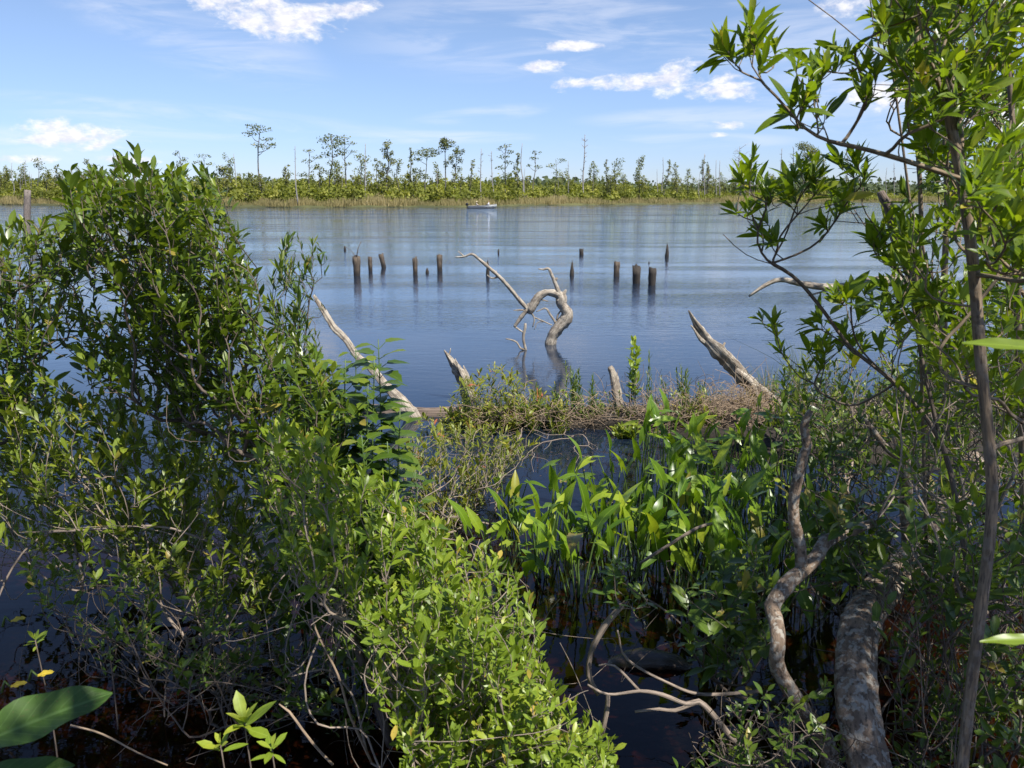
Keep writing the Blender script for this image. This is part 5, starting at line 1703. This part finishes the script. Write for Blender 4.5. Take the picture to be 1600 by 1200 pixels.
leafy(lb, B2, lines([(1530, 1000, 2.5), (1500, 820, 2.6), (1470, 690, 2.65), (1400, 600, 2.7), (1330, 545, 2.75), (1290, 490, 2.75), (1240, 430, 2.75), (1205, 412, 2.75), (1165, 402, 2.75), (1130, 366, 2.75)],
                    [(1200, 411, 2.75), (1180, 380, 2.75), (1172, 330, 2.75)], [(1205, 411, 2.75), (1232, 360, 2.75), (1245, 310, 2.75)], [(1205, 412, 2.75), (1240, 400, 2.75), (1266, 392, 2.75)],
                    [(1470, 690, 2.65), (1440, 560, 2.7), (1420, 450, 2.75), (1365, 350, 2.75), (1340, 320, 2.75)], [(1400, 600, 2.7), (1340, 540, 2.6), (1328, 480, 2.5)],
                    [(1330, 640, 2.9), (1260, 600, 2.95), (1215, 545, 2.9)], [(1365, 350, 2.75), (1300, 345, 2.75)]),
      tips, M['sap_leaf'], M['twig'], T_lan, .088, .06, 10, rngR, rmax=.010, r_tip=.0015, bare=0)

# thin upright stems in front of the right side
for (x0, x1, d_, r, lab) in [(1435, 1388, 2.9, 2.4, 'dark thin upright stem crossing the pale dead limb'), (1440, 1420, 4.2, 4, 'pale slender stem rising behind the sapling fork'), (1475, 1468, 3.5, 5, 'mottled grey upright stem just beside the sapling stem'),
                             (1590, 1572, 3.0, 5.5, 'brown upright stem near the edge of the view')]:
    Bb = on_water(x0 + 20, 1000 if d_ < 4 else 850)
    wood_thing('thin_stem', lab, 'stem', [([at(x0 + 18, 1080 if d_ < 3.6 else 900, d_), at(x0 + 8, 700, d_), at(x0, 480, d_), at((x0 + x1) / 2 + 8, 300, d_), at(x1, 60, d_), at(x1 - 10, -60, d_)], [r * ppm(d_) * k for k in (1.3, 1.2, 1, .85, .6, .5)]),
                                          ([at(x0, 480, d_), at(x0 - 30, 400, d_), at(x0 - 35, 340, d_)], [r * ppm(d_) * .5, r * ppm(d_) * .35, r * ppm(d_) * .2])], M['bark'], 10, .04, .05, .06, int(x0), 'thin stems on the near bank')
# background small-leaved trees at the right, farther back
rngB = np.random.default_rng(66)
B3 = on_water(1640, 760)
bt = empty('bank_tree', B3, 'small leaved tree filling the upper corner behind the sapling', 'tree')
tips = np.vstack([fill([(1420, 170), (1600, 120), (1680, 120), (1680, 640), (1560, 600), (1520, 420), (1440, 300)], 430, 3.4, 5.2, rngB), fill([(1480, -60), (1700, -60), (1700, 150), (1450, 150)], 170, 3.6, 5.0, rngB),
                  fill([(1370, 0), (1480, 0), (1480, 170), (1400, 150)], 50, 3.4, 4.4, rngB)])
leafy(bt, B3, lines([(1640, 700, 4.6), (1620, 500, 4.5), (1600, 300, 4.4), (1580, 100, 4.3), (1560, -40, 4.2)], [(1620, 500, 4.5), (1530, 330, 4.3), (1470, 220, 4.2)], [(1600, 300, 4.4), (1540, 160, 4.2), (1450, 60, 4.0)]),
      tips, M['sap_leaf'], M['bark'], T_lan, .080, .10, 9, rngB, rmax=.016, r_tip=.0014, bare=160, bare_len=.35, whorl=.2)
# right undergrowth
for (poly, n_, d0, d1, bpx, lab, mat, tm, ll, brt) in [
    ([(1230, 560), (1330, 540), (1420, 560), (1430, 660), (1300, 690), (1200, 640)], 170, 4.6, 6.2, (1340, 800), 'light green bush before the rushes under the low branch', 'ground_leaf2', T_ell, .06, 90),
    ([(1420, 540), (1640, 520), (1660, 760), (1450, 780), (1400, 660)], 210, 3.6, 5.0, (1560, 900), 'leafy bush around the foot of the slanting stem', 'shade_leaf', T_ell, .075, 120),
    ([(1060, 880), (1180, 840), (1230, 900), (1200, 1020), (1120, 1060), (1060, 1000)], 60, 2.6, 3.1, (1150, 1120), 'broad leaved sprawling plant in front of the crooked limb', 'shade_leaf', T_ov, .085, 16),
    ([(1240, 780), (1400, 760), (1420, 900), (1300, 930)], 45, 2.7, 3.3, (1340, 960), 'dark broad leaved plant behind the leaning trunk bend', 'shade_leaf', T_ov, .085, 60),
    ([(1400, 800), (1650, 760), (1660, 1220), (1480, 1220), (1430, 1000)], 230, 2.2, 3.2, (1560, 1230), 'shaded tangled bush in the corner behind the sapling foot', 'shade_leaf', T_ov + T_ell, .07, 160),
    ([(1375, 430), (1600, 400), (1650, 900), (1460, 920), (1390, 700)], 240, 2.5, 3.5, (1600, 1100), 'dense leafy shrub filling the edge around the sapling stem', 'sap_leaf', T_lan, .075, 60),
    ([(1200, 560), (1330, 600), (1440, 640), (1440, 760), (1290, 740), (1220, 680)], 110, 3.6, 4.6, (1360, 900), 'leafy shrub between the crooked limb top and the grey broken stem', 'shade_leaf', T_ell, .065, 60),
    ([(1370, 860), (1480, 820), (1500, 1230), (1400, 1230)], 80, 2.4, 3.3, (1430, 1200), 'shaded leafy shrub between the leaning trunk and the sapling foot', 'shade_leaf', T_ell, .06, 110),
    ([(1060, 1100), (1300, 1060), (1330, 1230), (1080, 1230)], 60, 2.0, 2.5, (1200, 1240), 'small sprigs at the bottom edge between root and crooked limb', 'shade_leaf', T_ell, .045, 90)]:
    tp = fill(poly, n_, d0, d1, rngB)
    bush('undergrowth_shrub', lab, 'shrub', on_water(*bpx), [], tp, M[mat], M['twig'] if mat == 'shade_leaf' else M['twig_grey'], tm, ll, .12, 7, rngB, rmax=.009, r_tip=.0014, bare=brt, bare_len=.4, dirw=(.4, .6), jit=.2)
# leafy tip sprig over dark water
tp = cl([(945, 905, 22, 7, 2.9), (985, 925, 16, 5, 2.8), (965, 880, 14, 4, 2.9)])
bush('trailing_vine', 'trailing vine with paired oval leaves hanging over the dark open water', 'vine', at(1100, 1010, 2.7), lines([(1080, 990, 2.75), (1030, 945, 2.8), (970, 920, 2.85)]), tp, M['herb_leaf'], M['twig'], T_ov, .065, .07, 6, rngB, rmax=.004, dirw=(.5, .2))


# ------------------------------------------------------------------ close single leaves and seedlings
def big_leaf(name, label, cat, base, tip, nrm, width, mat, tmpl=None, stem_to=None, n=16, wave=.02, droop=.08, group=None):
    o = empty(name, stem_to if stem_to is not None else base, label, cat, group)
    mb = MB()
    L = np.linalg.norm(tip - base)
    d = unit(tip - base)
    nr = unit(np.array(nrm) - d * np.dot(nrm, d)); side = np.cross(nr, d)
    V, A, q = [], [], []
    K = 8
    for i in range(n + 1):
        u = i / n
        wv = width / 2 * max(.02, math.sin(pi * min(1, u * .97 + .015) ** .9) ** .75)
        for j in range(K + 1):
            v = j / K * 2 - 1
            z = abs(v) * wv * .25 - droop * L * u * u + wave * L * math.sin(u * 15 + v * 2) * abs(v) ** 2
            V.append(base + d * L * u + side * v * wv + nr * z); A.append((u, v, .5))
    for i in range(n):
        for j in range(K):
            a = i * (K + 1) + j
            q.append((a, a + K + 1, a + K + 2, a + 1))
    mb.add(np.array(V), q, None, np.array(A))
    mb.build('leaf_blade', mat, o)
    if stem_to is not None:
        m2 = MB()
        P, R = smooth_line([stem_to, (np.asarray(stem_to) + base) / 2 + [0, 0, .03], base], [.005, .004, .003], .03)
        tube(m2, P, R, 6)
        m2.build('stalk', M['stalk'], o)
    return o


b0, t0 = at(-60, 1175, 1.35), at(172, 1072, 1.5)
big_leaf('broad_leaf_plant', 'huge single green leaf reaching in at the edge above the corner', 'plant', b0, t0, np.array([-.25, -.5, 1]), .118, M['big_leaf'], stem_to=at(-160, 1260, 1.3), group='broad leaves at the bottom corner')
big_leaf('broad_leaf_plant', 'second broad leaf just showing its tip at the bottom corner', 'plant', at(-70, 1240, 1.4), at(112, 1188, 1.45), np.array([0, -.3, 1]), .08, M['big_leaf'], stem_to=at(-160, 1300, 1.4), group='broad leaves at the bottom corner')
big_leaf('sapling_leaf', 'bright pointed leaf entering low at the edge beside the sapling foot', 'leaf', at(1640, 1000, 1.2), at(1534, 997, 1.2), np.array([0, -.4, 1]), .022, M['ground_leaf'], stem_to=at(1690, 1010, 1.22), wave=.01)
big_leaf('sapling_leaf', 'long blurred green leaf entering the edge at mid height across the sapling', 'leaf', at(1650, 548, 1.1), at(1505, 528, 1.15), np.array([0, -.6, 1]), .026, M['ground_leaf'], stem_to=at(1690, 560, 1.12), wave=.01)
for (x, y, lab) in [(30, 967, 'curled yellow leaf hanging highest in the dark corner'), (30, 1069, 'yellow leaf floating just above the huge green leaf'), (72, 1052, 'yellow green leaf beside the floating yellow one')]:
    P0 = at(x - 14, y + 4, 2.35 if y > 1000 else 2.6)
    big_leaf('fallen_leaf', lab, 'leaf', P0, P0 + np.array([.05, .01, .012]), np.array([.1, -.3, 1]), .024, M['yellow_leaf'], n=8, wave=.05, group='yellow leaves in the dark corner', stem_to=P0 + np.array([-.03, 0, -.02]))


def seedling(px, py, d, lab, ll, n, base_py, group='whorled seedlings in the dark corner'):
    T_ = at(px, py, d)
    B = np.array([T_[0], T_[1] + .02, -.03])
    o = empty('seedling', B, lab, 'seedling', group)
    mb, mbl = MB(), MB()
    P, R = smooth_line([B, (B + T_) / 2 + [.01, 0, 0], T_], [.003, .0025, .002], .05)
    tube(mb, P, R, 6)
    D = unit((T_ - B)[None] + [[.05, -.15, 0]])
    pos, dd, nn, sc, vv = sprig_leaves(T_[None] - D * .03, D, np.array([.04]), n, np.array([ll]), 80, 25, rngB, .3)
    bake_mix(mbl, T_spat[:1] + T_lan[:1], pos, dd, nn, sc, np.clip(vv + .25, 0, .9), rngB)
    mb.build('stem', M['twig'], o); mbl.build('foliage', M['ground_leaf'], o)


seedling(382, 1130, 1.9, 'whorled bright seedling, the larger and higher one over dark water', .085, 15, 1200)
seedling(345, 1165, 1.85, 'whorled seedling, the smaller one close below the larger', .06, 9, 1200)
seedling(425, 1170, 1.8, 'narrow leaved seedling beside the larger whorled one', .065, 8, 1200)
seedling(55, 1000, 2.4, 'small seedling near the curled yellow leaf', .045, 10, 1100)
seedling(150, 905, 2.7, 'small dark seedling above the tangle', .05, 9, 1100)

# ------------------------------------------------------------------ trees behind and above the photographer (they shade the near bank)
rngC = np.random.default_rng(99)


def shade_tree(label, trunk_xy, targets, seed):
    """targets: (photo px, py, distance, radius, count) of places in their shade"""
    rng = np.random.default_rng(seed)
    B = np.array([trunk_xy[0], trunk_xy[1], .2])
    o = empty('overhanging_tree', B, label, 'tree', 'trees over the near bank')
    tp = []
    for (px_, py_, d_, r, n_, t_) in targets:
        c = at(px_, py_, d_) + SUNV * t_
        u = unit(rng.normal(size=(n_, 3))) * (rng.random(n_) ** .4)[:, None] * r
        tp.append(c + u)
    tp = np.vstack(tp)
    # keep every leaf above the camera's picture
    el_ = (tp[:, 2] - CAMZ) / np.maximum(tp[:, 1], .05)
    ok = (tp[:, 1] < .25) | (el_ > .42)
    tp = tp[ok]
    leafy(o, B, [[B, B + [.05, .1, 1.5], B + [.0, .2, 3.2]]], tp, M['sap_leaf'], M['bark'], T_lan, .11, .16, 9, rng, r_tip=.002, rmax=.08, whorl=.1)


shade_tree('broad canopy hanging over the shaded near corner', (.9, -1.6), [(150, 1040, 2.8, .45, 100, 4.4), (330, 1080, 2.6, .33, 60, 4.2), (20, 960, 2.9, .35, 60, 4.6), (-60, 1120, 2.5, .6, 110, 4.2), (70, 1110, 1.45, .16, 9, 3.6)], 1)
shade_tree('broad canopy hanging over the lichen spotted trunk', (3.2, -.8), [(1350, 1050, 2.6, .55, 65, 3.8), (1500, 900, 2.9, .7, 95, 3.8), (1300, 880, 3.3, .4, 30, 4.0), (1550, 650, 3.4, .7, 40, 4.0), (1170, 990, 2.9, .35, 50, 4.0), (1250, 1150, 2.4, .4, 60, 3.8), (1560, 1150, 2.2, .6, 110, 3.6), (1430, 760, 3.6, .5, 60, 4.0)], 2)
